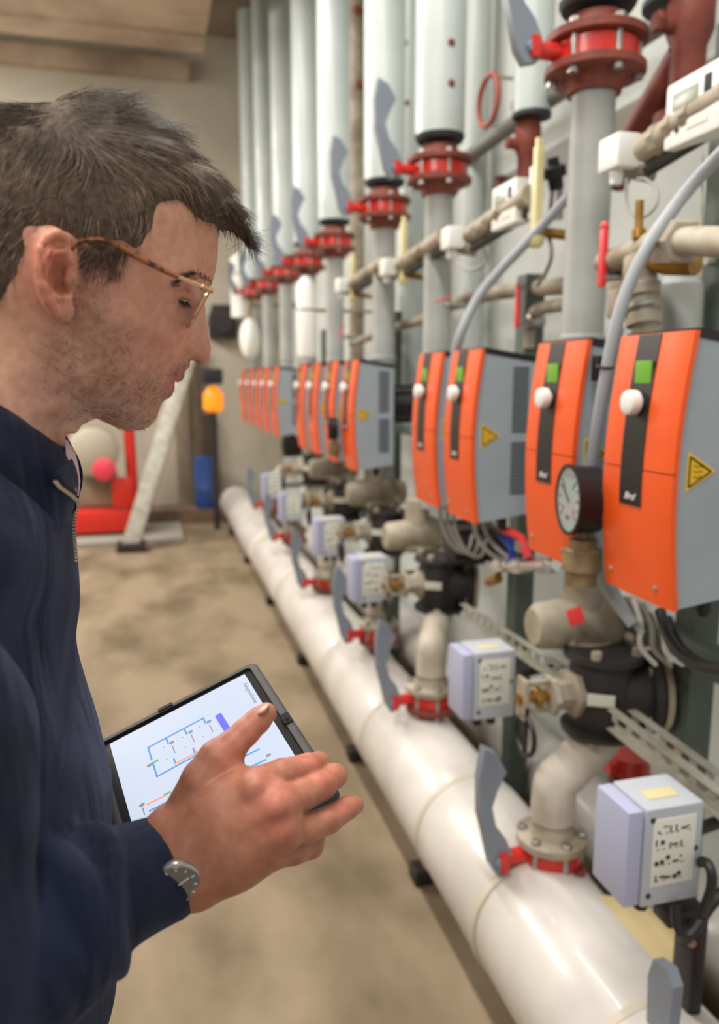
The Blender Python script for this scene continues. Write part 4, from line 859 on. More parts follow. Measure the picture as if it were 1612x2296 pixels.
# knuckles, tendons
for m in MC[:3]: H.ell(hd(m[0], m[1], m[2]-.0105), (.006, .006, .006), k=.009)
for (x, y, d, r) in ((690,1724,.5665,.004),(722,1757,.5622,.004),(738,1838,.5562,.0036)): H.ell(hd(x, y, d), (r*1.5, r, r*1.5), k=.006)
for a, j in ((0, 0), (1, 1), (2, 2), (2, 3)): H.cap(hd(WR[a][0]+30, WR[a][1]-5, WR[a][2]-.0165), hd(MC[j][0], MC[j][1], MC[j][2]-.0125), .0022, .0026, k=.006)
kv, kq = H.mesh()
# --- the rest of the body: legs, hips, trunk core, arms, left hand (mostly inside the clothes)
SH_N = V((-.165, .455, 1.445)); EL_N = V((-.150, .425, 1.215)); WR_N = hd(405, 1925, .552)
SH_F = V((-.165, .790, 1.445)); EL_F = V((-.165, .860, 1.075)); WR_F = V((-.024, .785, 1.170))
HIP = V((-.150, YH, .93))
B = Grid((-.36, .36, 0.0), (.10, 1.02, 1.52), .0075)
def taper(g, pts, k=.03):
    for a, b in zip(pts[:-1], pts[1:]): g.cap(a[0], b[0], a[1], b[1], k=k)
taper(B, [(V((-.19, YH, .97)), .10), (V((-.185, YH, 1.18)), .09), (V((-.185, YH, 1.36)), .09), (V((-.15, YH, 1.45)), .045)])
for s, SH in ((1, SH_N), (-1, SH_F)):
    taper(B, [(V((-.18, YH-s*.08, 1.42)), .05), (SH, .045)])
    hipj = V((-.19, YH-s*.09, .93)); kn = V((-.18, YH-s*.10, .50)); an = V((-.20, YH-s*.10, .085))
    taper(B, [(hipj, .085), (kn, .055), (an, .036)], k=.02); taper(B, [(an-V((0, 0, .04)), .034), (an+V((.13, 0, -.055)), .028)])
taper(B, [(SH_N, .043), (EL_N, .035), (WR_N*.12+EL_N*.88, .036), (WR_N*.9+EL_N*.1, .026)], k=.01); taper(B, [(SH_F, .043), (EL_F, .035), (WR_F, .027)], k=.01)
bv, bq = B.mesh()
# left hand under the tablet's edge
LH = Grid(WR_F-V((.05, .12, .07)), WR_F+V((.17, .10, .10)), .0024)
def lpt(x, y, z): return WR_F+V((x, y, z))
LH.cap(lpt(-.03, 0, 0), lpt(.02, -.01, .004), .026, .024, k=.01)
for i, (y, L) in enumerate(((.022, .070), (.0, .078), (-.022, .072), (-.042, .058))):
    m = lpt(.075, y-.012, .016-i*.004); LH.cap(lpt(.015, -.005+y*.3, .004), m, .017, .0125, k=.012)
    a = m+V((L*.52, -.008, .018)); b = a+V((L*.28, -.006, .016)); LH.cap(m, a, .0105, .0095, k=.003); LH.cap(a, b, .0095, .0075, k=.003)
LH.cap(lpt(.025, .015, .004), lpt(.055, .045, .012), .0165, .0125, k=.012); LH.cap(lpt(.055, .045, .012), lpt(.085, .054, .030), .0115, .0085, k=.004)
lv, lq = LH.mesh()
parts = [(hv, hq), (kv, kq), (bv, bq), (lv, lq)]
ov = 0; AV = []; AQ = []
for v_, q_ in parts: AV.append(v_); AQ.append(q_+ov); ov += len(v_)
AV = np.concatenate(AV); AQ = np.concatenate(AQ)
skin = mat('skin', (205, 150, 124), rough=.46, attr='pigment', c2=(232, 216, 210), scale=130, lo=.3, hi=.75, bump=.16, bscale=900, spec=.4, sss=.18)
body = np_mesh('body', AV, AQ, skin, None, relax=2)
nv = len(body.data.vertices); co = np.empty(nv*3); body.data.vertices.foreach_get('co', co); co = co.reshape(-1, 3)
colr = np.tile(np.array(lin((222, 170, 142))[:3]), (nv, 1))
def blob(p, r, c, w):
    global colr
    d = np.linalg.norm(co-V(p), axis=1); a = (w*np.exp(-(d/r)**2))[:, None]; colr = colr*(1-a)+np.array(lin(c)[:3])*a
for p, r, c, w in ((hp(350,760,.05),.035,(208,136,126),.65),(hp(460,790,.01),.02,(196,124,110),.6),(hp(110,600,.09),.030,(224,140,116),.85),(hp(120,690,.085),.014,(220,130,110),.6),(hp(420,680,.035),.014,(172,112,104),.5),(hp(300,620,.07),.03,(210,150,124),.5),(hp(440,560,.04),.035,(206,140,116),.5),
     (hp(385,868,.022),.0075,(186,104,104),.75),(hp(393,870,.008),.009,(186,104,104),.75),(hp(398,850,.016),.0065,(188,106,106),.7),(hp(407,851,.006),.008,(188,106,106),.7),(hp(60,850,.06),.05,(214,166,138),.6),(hp(140,960,.05),.04,(216,168,150),.6)): blob(p, r, c, w)
# the hand's shade put into a darker pigment, plus flushed knuckles
hand_c = hd(580, 1830, .56); dh = np.linalg.norm(co-hand_c, axis=1); a = np.clip((.14-dh)/.05, 0, 1)[:, None]; colr = colr*(1-a)+np.array(lin((178, 122, 98))[:3])*a
for (x, y, d) in ((600,1765,.525),(628,1835,.52),(570,1650,.56),(520,1700,.56),(700,1720,.565),(740,1745,.565),(780,1815,.57)): blob(hd(x, y, d), .017, (198, 118, 100), .55)
# beard shadow: darker pigment over jaw, chin and lip
def beard_mask(P):
    pts = [(185,650,.073),(190,710,.071),(200,770,.067),(230,820,.064),(200,860,.058),(270,860,.055),(300,900,.042),(330,930,.02),(250,920,.042),(290,950,.022),(345,910,.015),(240,770,.067),(160,790,.067),(150,850,.06),(320,880,.04),(190,910,.05),(235,935,.03)]
    m = np.zeros(len(P))
    for a, b, c in pts: m = np.maximum(m, np.exp(-(np.linalg.norm((P-hp(a, b, c))*V((1, .7, 1)), axis=1)/.0165)**2))
    for a, b, c, r in ((400,832,.02,.007),(410,832,.008,.007),(385,838,.028,.006),(365,900,.02,.008)): m = np.maximum(m, .9*np.exp(-(np.linalg.norm(P-hp(a, b, c), axis=1)/r)**2))
    return np.clip(m*1.25, 0, 1)
bmk = beard_mask(np.stack([co[:, 0], YH-np.abs(co[:, 1]-YH), co[:, 2]], 1))
bmk[np.linalg.norm(co-hand_c, axis=1) < .2] = 0
a = (bmk*.38*(0.8+.4*vnoise(co, 260, 3)))[:, None]; colr = colr*(1-a)+np.array(lin((112, 88, 78))[:3])*a
at_ = body.data.attributes.new('pigment', 'FLOAT_COLOR', 'POINT'); at_.data.foreach_set('color', np.concatenate([colr, np.ones((nv, 1))], 1).ravel())
body.parent = man; body.matrix_parent_inverse = Matrix.Translation((-V(man.location)).tolist())
def par(o, p=man):
    """parent keeping world place (every root here is only translated)"""
    o.parent = p; o.matrix_parent_inverse = Matrix.Translation((-V(p.location)).tolist()) if p.parent is None and p.type == 'EMPTY' else Matrix()
    return o
# --- eyeballs
white = mat('eye_white', (226, 214, 208), rough=.15); iris = mat('iris', (58, 46, 40), rough=.1, spec=.7)
for sg in (1, -1):
    c = hp(414, 672, .029); c[1] = YH-sg*.029
    e = par(MB().ball(c, .0119, 20, 14).build('eyeball', white)); look = V((.80, -sg*.05, -.58)); look /= np.linalg.norm(look)
    MB().lathe(c+look*.0104, look, [(0, .0058), (.0012, .0050), (.0019, .001)], 20).build('iris', iris, e)
# --- hair
HOUT = [(0,257),(38,245),(77,236),(115,228),(154,220),(192,216),(231,218),(269,229),(308,248),(346,275),(385,306),(415,326),(440,350),(465,374),(490,390),(512,415),(527,447),(548,480),(562,512),(560,545),(538,540),(514,526),(500,522),(-50,290),(-100,340),(-138,410),(-155,500),(-155,590),(-135,660),(-100,712)]
HR = [.075]*12+[.06,.055,.05,.045,.042,.035,.03,.025,.03,.04,.05]+[.075]*7
HL = [(480,470,44),(455,450,54),(505,455,36),(530,490,24),(420,400,62),(380,360,64),(330,330,69),(420,430,63),(390,410,69),(250,300,70),(150,290,71),(60,300,68),(150,360,80),(250,370,78),(330,380,75),(150,450,84),(250,440,82),(330,430,78),(338,485,77.5),(345,512,74.5),(325,522,78),(305,540,79),(270,560,79),(295,575,77.5),(285,600,76),(322,548,77),(240,600,77),(205,590,78),(200,560,80.5),(60,420,82),(60,520,81),(110,500,83),(20,600,78),(-40,600,73),(-60,480,77),(-20,380,74),(0,655,73),(40,620,77.5),(66,570,80),(-30,690,66),
      (370,540,58),(400,500,52),(440,500,46),(360,600,60),(290,650,62),(200,660,60),(130,640,60),(150,740,50),(70,680,60),(60,720,55),(10,740,48),(470,535,24),(485,560,-3),(450,585,30),(470,600,4),(540,590,-20),(510,640,-25),(500,720,-40),(590,560,-30),(600,480,-35),(570,650,-40),(450,760,-30),(350,1000,-60),(520,560,-6),(500,545,-6),(508,556,-10),(520,575,-14),(495,570,-8),(490,600,-10),(485,640,-15),(530,590,-14),(400,580,50),(250,680,60),(350,800,40),(60,850,40)]
HG = Grid(hp(-185, 760, 0)*V((1, 0, 1))+V((0, YH-.105, 0)), hp(575, 190, 0)*V((1, 0, 1))+V((.01, YH+.105, .01)), .0022)
HS2 = relief([(a, b, r) for (a, b), r in zip(HOUT, HR)], HL, HG.ax[0], HG.ax[2], 23, (1, -1))
HCS = np.sign(HS2)*np.sqrt(np.abs(HS2)); g1, g2 = np.gradient(HCS, .0022); HN = np.sqrt(1+np.clip(g1**2+g2**2, 0, 25))
XX, ZZ = np.meshgrid(HG.ax[0], HG.ax[2], indexing='ij')
tous = vnoise(np.stack([XX.ravel(), 0*XX.ravel(), ZZ.ravel()], 1), 75, 5).reshape(XX.shape)*.0036+vnoise(np.stack([XX.ravel(), 0*XX.ravel()+1, ZZ.ravel()], 1), 160, 6).reshape(XX.shape)*.0014
ragged = vnoise(np.stack([XX.ravel(), 0*XX.ravel()+2, ZZ.ravel()], 1)*V((1, 1, .45)), 420, 8).reshape(XX.shape)*.0
hs_ = relief(OUT, LMK, HG.ax[0], HG.ax[2], 36, (1, -1)); ragged = ragged*np.exp(-((HCS-np.sign(hs_)*np.sqrt(np.abs(hs_))-.003)/.004)**2)
xw = np.array([hp(x, y, 0)[0] for x, y in ((-200, 500), (560, 500))])
topm = np.clip((ZZ-hp(250, 500, 0)[2])/.05+np.clip((XX-hp(330, 450, 0)[0])/.04, 0, 1), 0, 1)
HG.f = ((np.abs(YH-HG.ax[1])[None, :, None]-HCS[:, None, :])/HN[:, None, :]+.0035-(np.maximum(tous, -.0012)*topm+ragged)[:, None, :]).astype(np.float32)
cv, cq = HG.mesh()
hairm = mat('hair', (92, 76, 62), rough=.5, attr='tone', spec=.35)
capm = mat('hair_base', (68, 55, 45), rough=.75, c2=(98, 82, 68), scale=220, spec=.15)
cap_o = par(np_mesh('hair', cv, cq, capm, None, relax=4))
# strands
FL = [(40,560,-.45,.9),(0,420,-.6,.75),(80,460,-.5,.85),(160,480,-.35,.95),(240,500,-.15,1),(300,500,-.02,1),(320,540,-.15,1),(270,570,-.25,1),(200,580,-.4,.9),(330,440,.5,.75),(370,400,.8,.55),(420,420,.85,.6),(470,450,.75,.65),(520,490,.6,.8),(545,520,.5,.85),(400,350,.8,.35),(330,300,.8,.3),(260,250,.75,.1),(180,240,.3,-.3),(250,330,.9,.1),(300,370,.85,.35),(200,300,.6,-.1),(150,340,.2,.4),(100,290,-.3,.0),(40,290,-.7,.2),(120,400,-.35,.75),(220,400,.25,.8),(-80,450,-.5,.9),(-100,600,-.2,1),(0,640,-.4,.9)]
rng = np.random.default_rng(11)
fp = np.array([hp(a, b, 0)[[0, 2]] for a, b, _, _ in FL]); fdx = np.array([c/math.hypot(c, d) for _, _, c, d in FL]); fdz = np.array([-d/math.hypot(c, d) for _, _, c, d in FL])
def flow(P):
    w = 1.0/(((P[:, None, :]-fp[None])**2).sum(2)+2e-4)**2; w /= w.sum(1)[:, None]; return w@fdx, w@fdz
def strands(name, roots, nrm, length, rad, lift, curl, seg, m, tones, seed, drop=0.0):
    n = len(roots); r = np.random.default_rng(seed); P = roots.copy(); pts = [P.copy()]
    cl = vnoise(roots, 60, seed)*curl; jit = r.normal(0, .16, n)
    for k in range(seg):
        fx, fz = flow(P[:, [0, 2]]); an = cl+jit+vnoise(P, 45, seed+1)*curl*.6; c_, s_ = np.cos(an), np.sin(an)
        d = np.stack([fx*c_-fz*s_, 0*fx, fx*s_+fz*c_], 1); d = d-nrm*(d*nrm).sum(1)[:, None]; d /= np.linalg.norm(d, axis=1)[:, None]+1e-9
        d = d+nrm*(lift*(1-1.5*k/seg))[:, None]+r.normal(0, .07, (n, 3)); d[:, 2] -= drop*k/seg
        d /= np.linalg.norm(d, axis=1)[:, None]; P = P+d*(length/seg)[:, None]; pts.append(P.copy())
    pts = np.stack(pts, 1); tan = np.gradient(pts, axis=1); tan /= np.linalg.norm(tan, axis=2)[:, :, None]+1e-9
    s1 = np.cross(tan, np.tile(nrm[:, None], (1, seg+1, 1))); s1 /= np.linalg.norm(s1, axis=2)[:, :, None]+1e-9; s2 = np.cross(tan, s1)
    rr = rad*np.linspace(1, .35, seg+1)[None, :, None]
    ring = np.stack([pts+rr*(s1*math.cos(a)+s2*math.sin(a)) for a in (0, 2.094, 4.189)], 2)   # n,seg+1,3,3
    vs = ring.reshape(-1, 3); base = np.arange(n)[:, None, None]*(seg+1)*3+np.arange(seg)[None, :, None]*3
    k = np.arange(3)[None, None, :]; k2 = (k+1) % 3
    q = np.stack([base+k, base+k2, base+3+k2, base+3+k], 3).reshape(-1, 4)
    o = np_mesh(name, vs, q, m, None); at = o.data.attributes.new('tone', 'FLOAT_COLOR', 'POINT'); t = np.repeat(tones, (seg+1)*3, axis=0)
    at.data.foreach_set('color', np.concatenate([t, np.ones((len(t), 1))], 1).ravel()); return o
# seeds: on the cap's outer faces, where the cap stands above the scalp
me = cap_o.data; nvc = len(me.vertices); ccv = np.empty(nvc*3); me.vertices.foreach_get('co', ccv); ccv = ccv.reshape(-1, 3); cnv = np.empty(nvc*3); me.vertices.foreach_get('normal', cnv); cnv = cnv.reshape(-1, 3)
above = (np.abs(ccv[:, 1]-YH)-csurf(ccv)); vis = (above > -.0006)
cand = np.where(vis & ((ccv[:, 1] < YH+.05) | (rng.random(nvc) < .4)))[0]; 
NS = 15000; pick = rng.choice(cand, NS); jitp = rng.normal(0, .0009, (NS, 3)); R0 = ccv[pick]+jitp-cnv[pick]*.0012; N0 = cnv[pick]
top = np.clip((R0[:, 2]-hp(250, 470, 0)[2])/.04, 0, 1); front = np.clip((R0[:, 0]-hp(330, 450, 0)[0])/.05, 0, 1); tt = np.maximum(top, front)
length = (.010+.020*tt)*rng.uniform(.7, 1.25, NS)*(1-.35*front); lift = .10+.11*tt*rng.random(NS)
clump = .5+.5*vnoise(R0, 130, 9); tone = np.array(lin((150, 127, 105))[:3])[None]*(1-tt[:, None]*.68)*(.38+1.05*clump[:, None])*rng.uniform(.75, 1.3, (NS, 1))
tone = np.where((rng.random(NS) < .12)[:, None]*(1-tt[:, None]) > .3, np.array(lin((188, 172, 152))[:3])[None], tone)
par(strands('hair_strand', R0, N0, length, .00019, lift, .75, 5, hairm, tone, 21)); man.children[-1]['kind'] = 'stuff'
# eyebrow, lashes
eb = []; en = []
for sg in (1, -1):
    n = 260; t = rng.random(n); px = 398+t*78; py = 634-26*np.sin(np.clip(t*1.15, 0, 1)*math.pi*.62)+26*t**2*1.0+rng.normal(0, 5.0, n)*(1-.35*t)
    for i in range(n):
        p = hp(px[i], py[i], 0); s = max(csurf(p[None])[0], .004); p = hp(px[i], py[i], s); s = max(csurf(p[None])[0], .004); p[1] = YH-sg*(s+.0004); eb.append(p); en.append(V((.5, -sg*.8, .2)))
eb = np.array(eb); en = np.array(en); en /= np.linalg.norm(en, axis=1)[:, None]
FLs = (fp, fdx, fdz); fp = np.array([hp(398, 628, 0)[[0, 2]], hp(470, 625, 0)[[0, 2]]]); fdx = np.array([-.85, -.6]); fdz = np.array([-.4, .55])
par(strands('eyebrow', eb, en, rng.uniform(.005, .009, len(eb)), .00018, np.full(len(eb), .18), .2, 3, hairm, np.tile(np.array(lin((58, 44, 36))[:3]), (len(eb), 1)), 31)); man.children[-1]['kind'] = 'stuff'
lb = []; ln = []
for sg in (1, -1):
    for t in np.linspace(0, 1, 36): p = hp(400+t*30, 673+3*math.sin(t*3.1), .0445-.0105*t**2); p[1] = YH-sg*(.0445-.0105*t**2); lb.append(p); ln.append(V((.4, -sg*.9, 0)))
lb = np.array(lb); ln = np.array(ln); ln /= np.linalg.norm(ln, axis=1)[:, None]
fp = np.array([hp(400, 673, 0)[[0, 2]], hp(435, 673, 0)[[0, 2]]]); fdx = np.array([.6, .9]); fdz = np.array([-.8, -.5])
par(strands('eyelash', lb, ln, np.full(len(lb), .0062), .00022, np.full(len(lb), .25), .1, 3, hairm, np.tile(np.array(lin((30, 22, 20))[:3]), (len(lb), 1)), 41)); man.children[-1]['kind'] = 'stuff'
# stubble
hb = beard_mask(co); hb[(co[:, 1] > YH+.03) | (np.linalg.norm(co-hand_c, axis=1) < .2)] = 0
nb = np.empty(nv*3); body.data.vertices.foreach_get('normal', nb); nb = nb.reshape(-1, 3)
NB = 4600; pk = rng.choice(nv, NB, p=hb/hb.sum()); fp, fdx, fdz = np.array([hp(200, 700, 0)[[0, 2]], hp(300, 900, 0)[[0, 2]]]), np.array([.3, .5]), np.array([-1, -.5])
par(strands('beard_stubble', co[pk]+rng.normal(0, .0006, (NB, 3)), nb[pk], rng.uniform(.0012, .0026, NB), .00009, rng.uniform(.1, .5, NB), 1.6, 3, hairm, np.array(lin((92, 70, 56))[:3])[None]*rng.uniform(.5, 1.3, (NB, 1)), 51)); man.children[-1]['kind'] = 'stuff'
# sideburn fade
fp, fdx, fdz = FLs
SB = []; 
for i in range(1500):
    px = rng.uniform(178, 298); py = rng.uniform(545, 640)+rng.normal(0, 8); 
    if py > 590+.12*(px-190)+rng.uniform(-30, 45) or px > 296-.22*(py-545)-abs(rng.normal(0, 14)): continue
    p = hp(px, py, .074); s = csurf(p[None])[0]; p = hp(px, py, s); p[1] = YH-csurf(p[None])[0]; SB.append(p)
SB = np.array(SB); NSb = np.tile(V((.1, -.99, .05)), (len(SB), 1))
par(strands('sideburn', SB, NSb, rng.uniform(.004, .008, len(SB)), .00014, np.full(len(SB), .12), .3, 3, hairm, np.array(lin((92, 76, 64))[:3])[None]*rng.uniform(.6, 1.4, (len(SB), 1)), 61)); man.children[-1]['kind'] = 'stuff'
# thumb nail and finger nails
nailm = mat('fingernail', (214, 162, 142), rough=.3)
par(MB().ball(hd(590, 1590, .5705), (.0058, .0022, .0075), 14, 8, R=np.stack([(cr*.75+cu*.62), np.cross(cr*.75+cu*.62, cf), cf], 1)).build('fingernail', nailm))
# --- clothes
def torso_field(g, rows, k, infl=0.0):
    zs = np.array([r[0] for r in rows]); Zg = g.ax[2]
    xf, xb, wy = (np.interp(Zg, zs, np.array([r[i] for r in rows])) for i in (1, 2, 3))
    xc = (xf+xb)/2; a = np.maximum((xf-xb)/2+infl, .01); b = np.maximum(wy+infl, .01)
    X = g.ax[0][:, None, None]; Y = g.ax[1][None, :, None]
    e = 2.05
    rr = (np.abs((X-xc[None, None])/a[None, None])**e+np.abs((Y-YH)/b[None, None])**e)**(1/e)
    d = (rr-1)*np.minimum(a, b)[None, None]; d = np.maximum(d, np.maximum(zs[0]-Zg, Zg-zs[-1])[None, None])
    g.put((slice(None),)*3, d, k)
def fx(px, py): return aY(px, py, YH)[0]
def fz(px, py): return aY(px, py, YH)[2]
FR = [(232,2296),(258,2170),(262,2080),(256,1960),(250,1830),(253,1760),(240,1690),(222,1620),(206,1540),(194,1470),(184,1400),(176,1330),(170,1260),(168,1190),(163,1130)]
rows = [(.90, fx(232, 2296)-.005, fx(232, 2296)-.29, .185)]
for i, (a, b) in enumerate(FR): rows.append((fz(a, b), fx(a, b)-.004-.008*max(0, min(1, (1420-b)/220)), fx(a, b)-.255, .185+.02*min(1, i/10)))
zt = rows[-1][0]; rows += [(zt+.02, rows[-1][1]-.016, -.26, .185), (zt+.045, rows[-1][1]-.040, -.25, .14), (zt+.07, rows[-1][1]-.065, -.22, .09)]
J = Grid((-.37, .335, .89), (.08, .99, zt+.12), .0042)
torso_field(J, rows, 0)
for s, SH in ((1, SH_N), (-1, SH_F)): taper(J, [(V((-.135, YH-s*.05, zt+.010)), .052), (SH+V((-.012, -s*.0, -.01)), .060)], k=.05)
taper(J, [(SH_N, .064), (V((-.128, .452, 1.375)), .062), (EL_N+V((.012, 0, .02)), .064)], k=.012)
CUF = hd(352, 1944, .5465); CU1 = hd(238, 2000, .523)
d_ = WR_N-EL_N; d_ /= np.linalg.norm(d_)
taper(J, [(EL_N, .055), (hd(60, 2110, .490), .053), (CU1, .0430)], k=.014)
taper(J, [(SH_F, .062), (EL_F, .054), (WR_F, .038)], k=.015)
# folds: displace the field with stretched noise
Xj, Yj, Zj = np.meshgrid(*[np.arange(0, n, 3) for n in J.n], indexing='ij')
pp = np.stack([J.ax[0][Xj.ravel()], J.ax[1][Yj.ravel()], J.ax[2][Zj.ravel()]], 1)
u_ = pp@V((.75, .1, .65)); v_ = pp@V((-.65, .2, .75)); fold = vnoise(np.stack([u_*17, v_*5, pp[:, 1]*6], 1), 1.0, 71)*.0085+vnoise(np.stack([u_*40, v_*13, pp[:, 1]*14], 1), 1.0, 72)*.0034
fold = fold.reshape(Xj.shape).astype(np.float32); fold = fold.repeat(3, 0).repeat(3, 1).repeat(3, 2)[:J.n[0], :J.n[1], :J.n[2]]
for ax in range(3): fold = (np.roll(fold, 1, ax)+fold+np.roll(fold, -1, ax))/3
J.f = J.f+fold
# forearm wrinkles rings, then the smooth cuff
fa = hd(60, 2110, .490); 
for i, t in enumerate((-.05, .14, .33, .52, .70, .86)):
    c = fa*(1-t)+CU1*t; ax_ = CU1-fa; ax_ = ax_/np.linalg.norm(ax_)+V((0, 0, .25*math.sin(i*2.1))); n1, n2, _ = frame(ax_)
    for k in range(24):
        p0, p1 = 2*math.pi*k/24, 2*math.pi*(k+1)/24; r = .0515-.0100*t
        J.cap(c+(n1*math.cos(p0)+n2*math.sin(p0))*r+ax_*.006*math.sin(2*p0+i), c+(n1*math.cos(p1)+n2*math.sin(p1))*r+ax_*.006*math.sin(2*p1+i), .0032, .0032, k=.010)
taper(J, [(CU1, .0405), (CUF, .0345)], k=.004); taper(J, [(hd(250, 2015, .525), .030), (hd(372, 1972, .5445), .0285)], k=.006)
# opening of the cuff
J.cap(CUF+d_*.008, CUF+d_*.06, .030, .031, k=.002, sub=True)
jv, jq = J.mesh()
cloth = mat('navy_cloth', (17, 22, 40), rough=.85, c2=(22, 30, 56), scale=9, bump=.35, bscale=1400, spec=.25, sheen=.14, fold=26)
jac = par(np_mesh('jacket', jv, jq, cloth, None, relax=4))
# collar: a standing shell round the neck, dipping at the front
def ring_pt(t, lev):
    """t: angle, 0 front, pi back ; lev 0 bottom .. 1 top"""
    fb, ft = aY(174, 1122, YH), aY(152, 1000, YH); bb, bt = V((-.20, YH, zt+.045)), V((-.185, YH, fz(0, 760)))
    f = fb*(1-lev)+ft*lev; b = bb*(1-lev)+bt*lev; c = (f+b)/2; half = (f-b)/2; w = .092*(1-lev)+.074*lev
    s = math.sin(t); cth = math.cos(t)
    return c+half*cth+V((0, -1, 0))*w*math.copysign(abs(s)**.68, s)+V((0, 0, .022*lev*(abs(s)**2)*(.5+.5*cth)))
nT = 56; levs = np.linspace(-.30, 1, 11); g0 = .10
vs = []; fs = []
for off in (0, 1):
    for l in levs:
        for i in range(nT+1):
            t = g0+(2*math.pi-2*g0)*i/nT; p = ring_pt(t, l); c = ring_pt(0, l)*.5+ring_pt(math.pi, l)*.5; n = p-c; n[2] = 0; n /= np.linalg.norm(n)
            bul = .006*math.sin(l*math.pi); vs.append(p+n*(bul-.0045*off))
m_ = nT+1; nl = len(levs)
for off in (0, 1):
    for j in range(nl-1):
        for i in range(nT): a = off*nl*m_+j*m_+i; q = (a, a+1, a+m_+1, a+m_); fs.append(q if off == 0 else q[::-1])
for i in range(nT):
    for j in (0, nl-1): a = j*m_+i; fs.append((a, nl*m_+a, nl*m_+a+1, a+1) if j == 0 else (a, a+1, nl*m_+a+1, nl*m_+a))
for j in range(nl-1):
    for i in (0, nT): a = j*m_+i; fs.append((a, a+m_, nl*m_+a+m_, nl*m_+a))
mb = MB(); mb.v = [tuple(v) for v in vs]; mb.f = fs
collar = par(mb.build('collar', cloth, None, ang=60))
# folded front flap of the collar with the zip edge on it
mb = MB(); nu, nw = 10, 6
def flap(u, w):
    a = aY(118+58*u, 1062+42*u+10*math.sin(u*3.1), YH-.078*(1-u)**.7-.008); b = aY(150+26*u, 1035+64*u, YH-.070*(1-u)**.7-.004)
    return a*(1-w)+b*w+V((0, -.006*math.sin(w*math.pi), 0))
vs = [flap(i/nu, j/nw) for i in range(nu+1) for j in range(nw+1)]
vs2 = [v+V((-.003, .006, -.004)) for v in vs]; N1 = len(vs); fs = []
for i in range(nu):
    for j in range(nw): a = i*(nw+1)+j; fs += [(a, a+1, a+nw+2, a+nw+1), (N1+a+nw+1, N1+a+nw+2, N1+a+1, N1+a)]
for i in range(nu):
    for j in (0, nw): a = i*(nw+1)+j; fs.append((a, a+nw+1, N1+a+nw+1, N1+a))
for j in range(nw):
    for i in (0, nu): a = i*(nw+1)+j; fs.append((a, a+1, N1+a+1, N1+a))
mb.add(vs+vs2, fs); mb.build('collar_flap', cloth, collar, ang=60)
# zip teeth
zipm = mat('zip_metal', (190, 172, 140), rough=.35, metal=.7)
zp = [hp(120, 1080, .086), hp(132, 1094, .075), hp(146, 1104, .060), hp(160, 1114, .040), hp(172, 1126, .014), hp(173, 1138, .004), hp(167, 1152, .006), hp(163, 1175, .007), hp(164, 1205, .007), hp(167, 1235, .006), hp(169, 1262, .004)]
mb = MB(); acc = 0
for a, b in zip(zp[:-1], zp[1:]):
    L = np.linalg.norm(b-a); k = max(1, int(L/.0021)); t_, s_, n_ = (b-a)/L, None, None
    for i in range(k):
        p = a+(b-a)*(i+.5)/k; mb.box(p+V((.0012, -.0018, .0006)), (.0026, .0022, .0012))
zp_o = par(mb.build('zipper', zipm, None, smooth=False)); zp_o['kind'] = 'stuff'
# zip tape, shirt collar
shirt = mat('shirt_cloth', (226, 196, 204), rough=.9, bump=.3, bscale=1200)
mb = MB()
SP = [(150, 985, 158, 1000), (152, 1020, 169, 1015), (158, 1050, 176, 1045), (166, 1075, 180, 1080), (172, 1100, 177, 1112)]
vs = []
for a, b, c, d in SP:
    for w, yy in ((0, .030), (.5, .014), (1, 0.0), (1, -.014), (.5, -.026)):
        vs.append(hp(a+(c-a)*w, b+(d-b)*w, yy))
fs = [(i*5+j, i*5+j+1, (i+1)*5+j+1, (i+1)*5+j) for i in range(len(SP)-1) for j in range(4)]
mb.add(vs, fs); sh = par(mb.build('shirt', shirt, None, ang=80)); md = sh.modifiers.new('thickness', 'SOLIDIFY'); md.thickness = .0016
# trousers and shoes
T = Grid((-.38, .38, .06), (.02, .86, .97), .0085)
for s in (1, -1):
    hipj = V((-.19, YH-s*.085, .90)); kn = V((-.18, YH-s*.10, .50)); an = V((-.20, YH-s*.10, .10)); taper(T, [(hipj, .098), (kn, .078), (an, .066)], k=.03)
T.ell(V((-.19, YH, .90)), (.118, .165, .12), k=.04)
tv, tq = T.mesh(); trm = mat('trouser_cloth', (24, 27, 38), rough=.9, c2=(31, 35, 48), scale=14, bump=.3, bscale=900)
par(np_mesh('trousers', tv, tq, trm, None, relax=4))
shoem = mat('shoe_leather', (38, 30, 26), rough=.45)
for s in (1, -1):
    g = Grid((-.28, YH-s*.10-.07, .0), (.12, YH-s*.10+.07, .14), .006); y = YH-s*.10
    taper(g, [(V((-.21, y, .06)), .048), (V((-.09, y, .048)), .044), (V((.01, y, .038)), .034)], k=.03); g.f = np.maximum(g.f, (.004-g.ax[2])[None, None, :].astype(np.float32))
    a_, b_ = g.mesh(); par(np_mesh('shoe', a_, b_, shoem, None, relax=2))
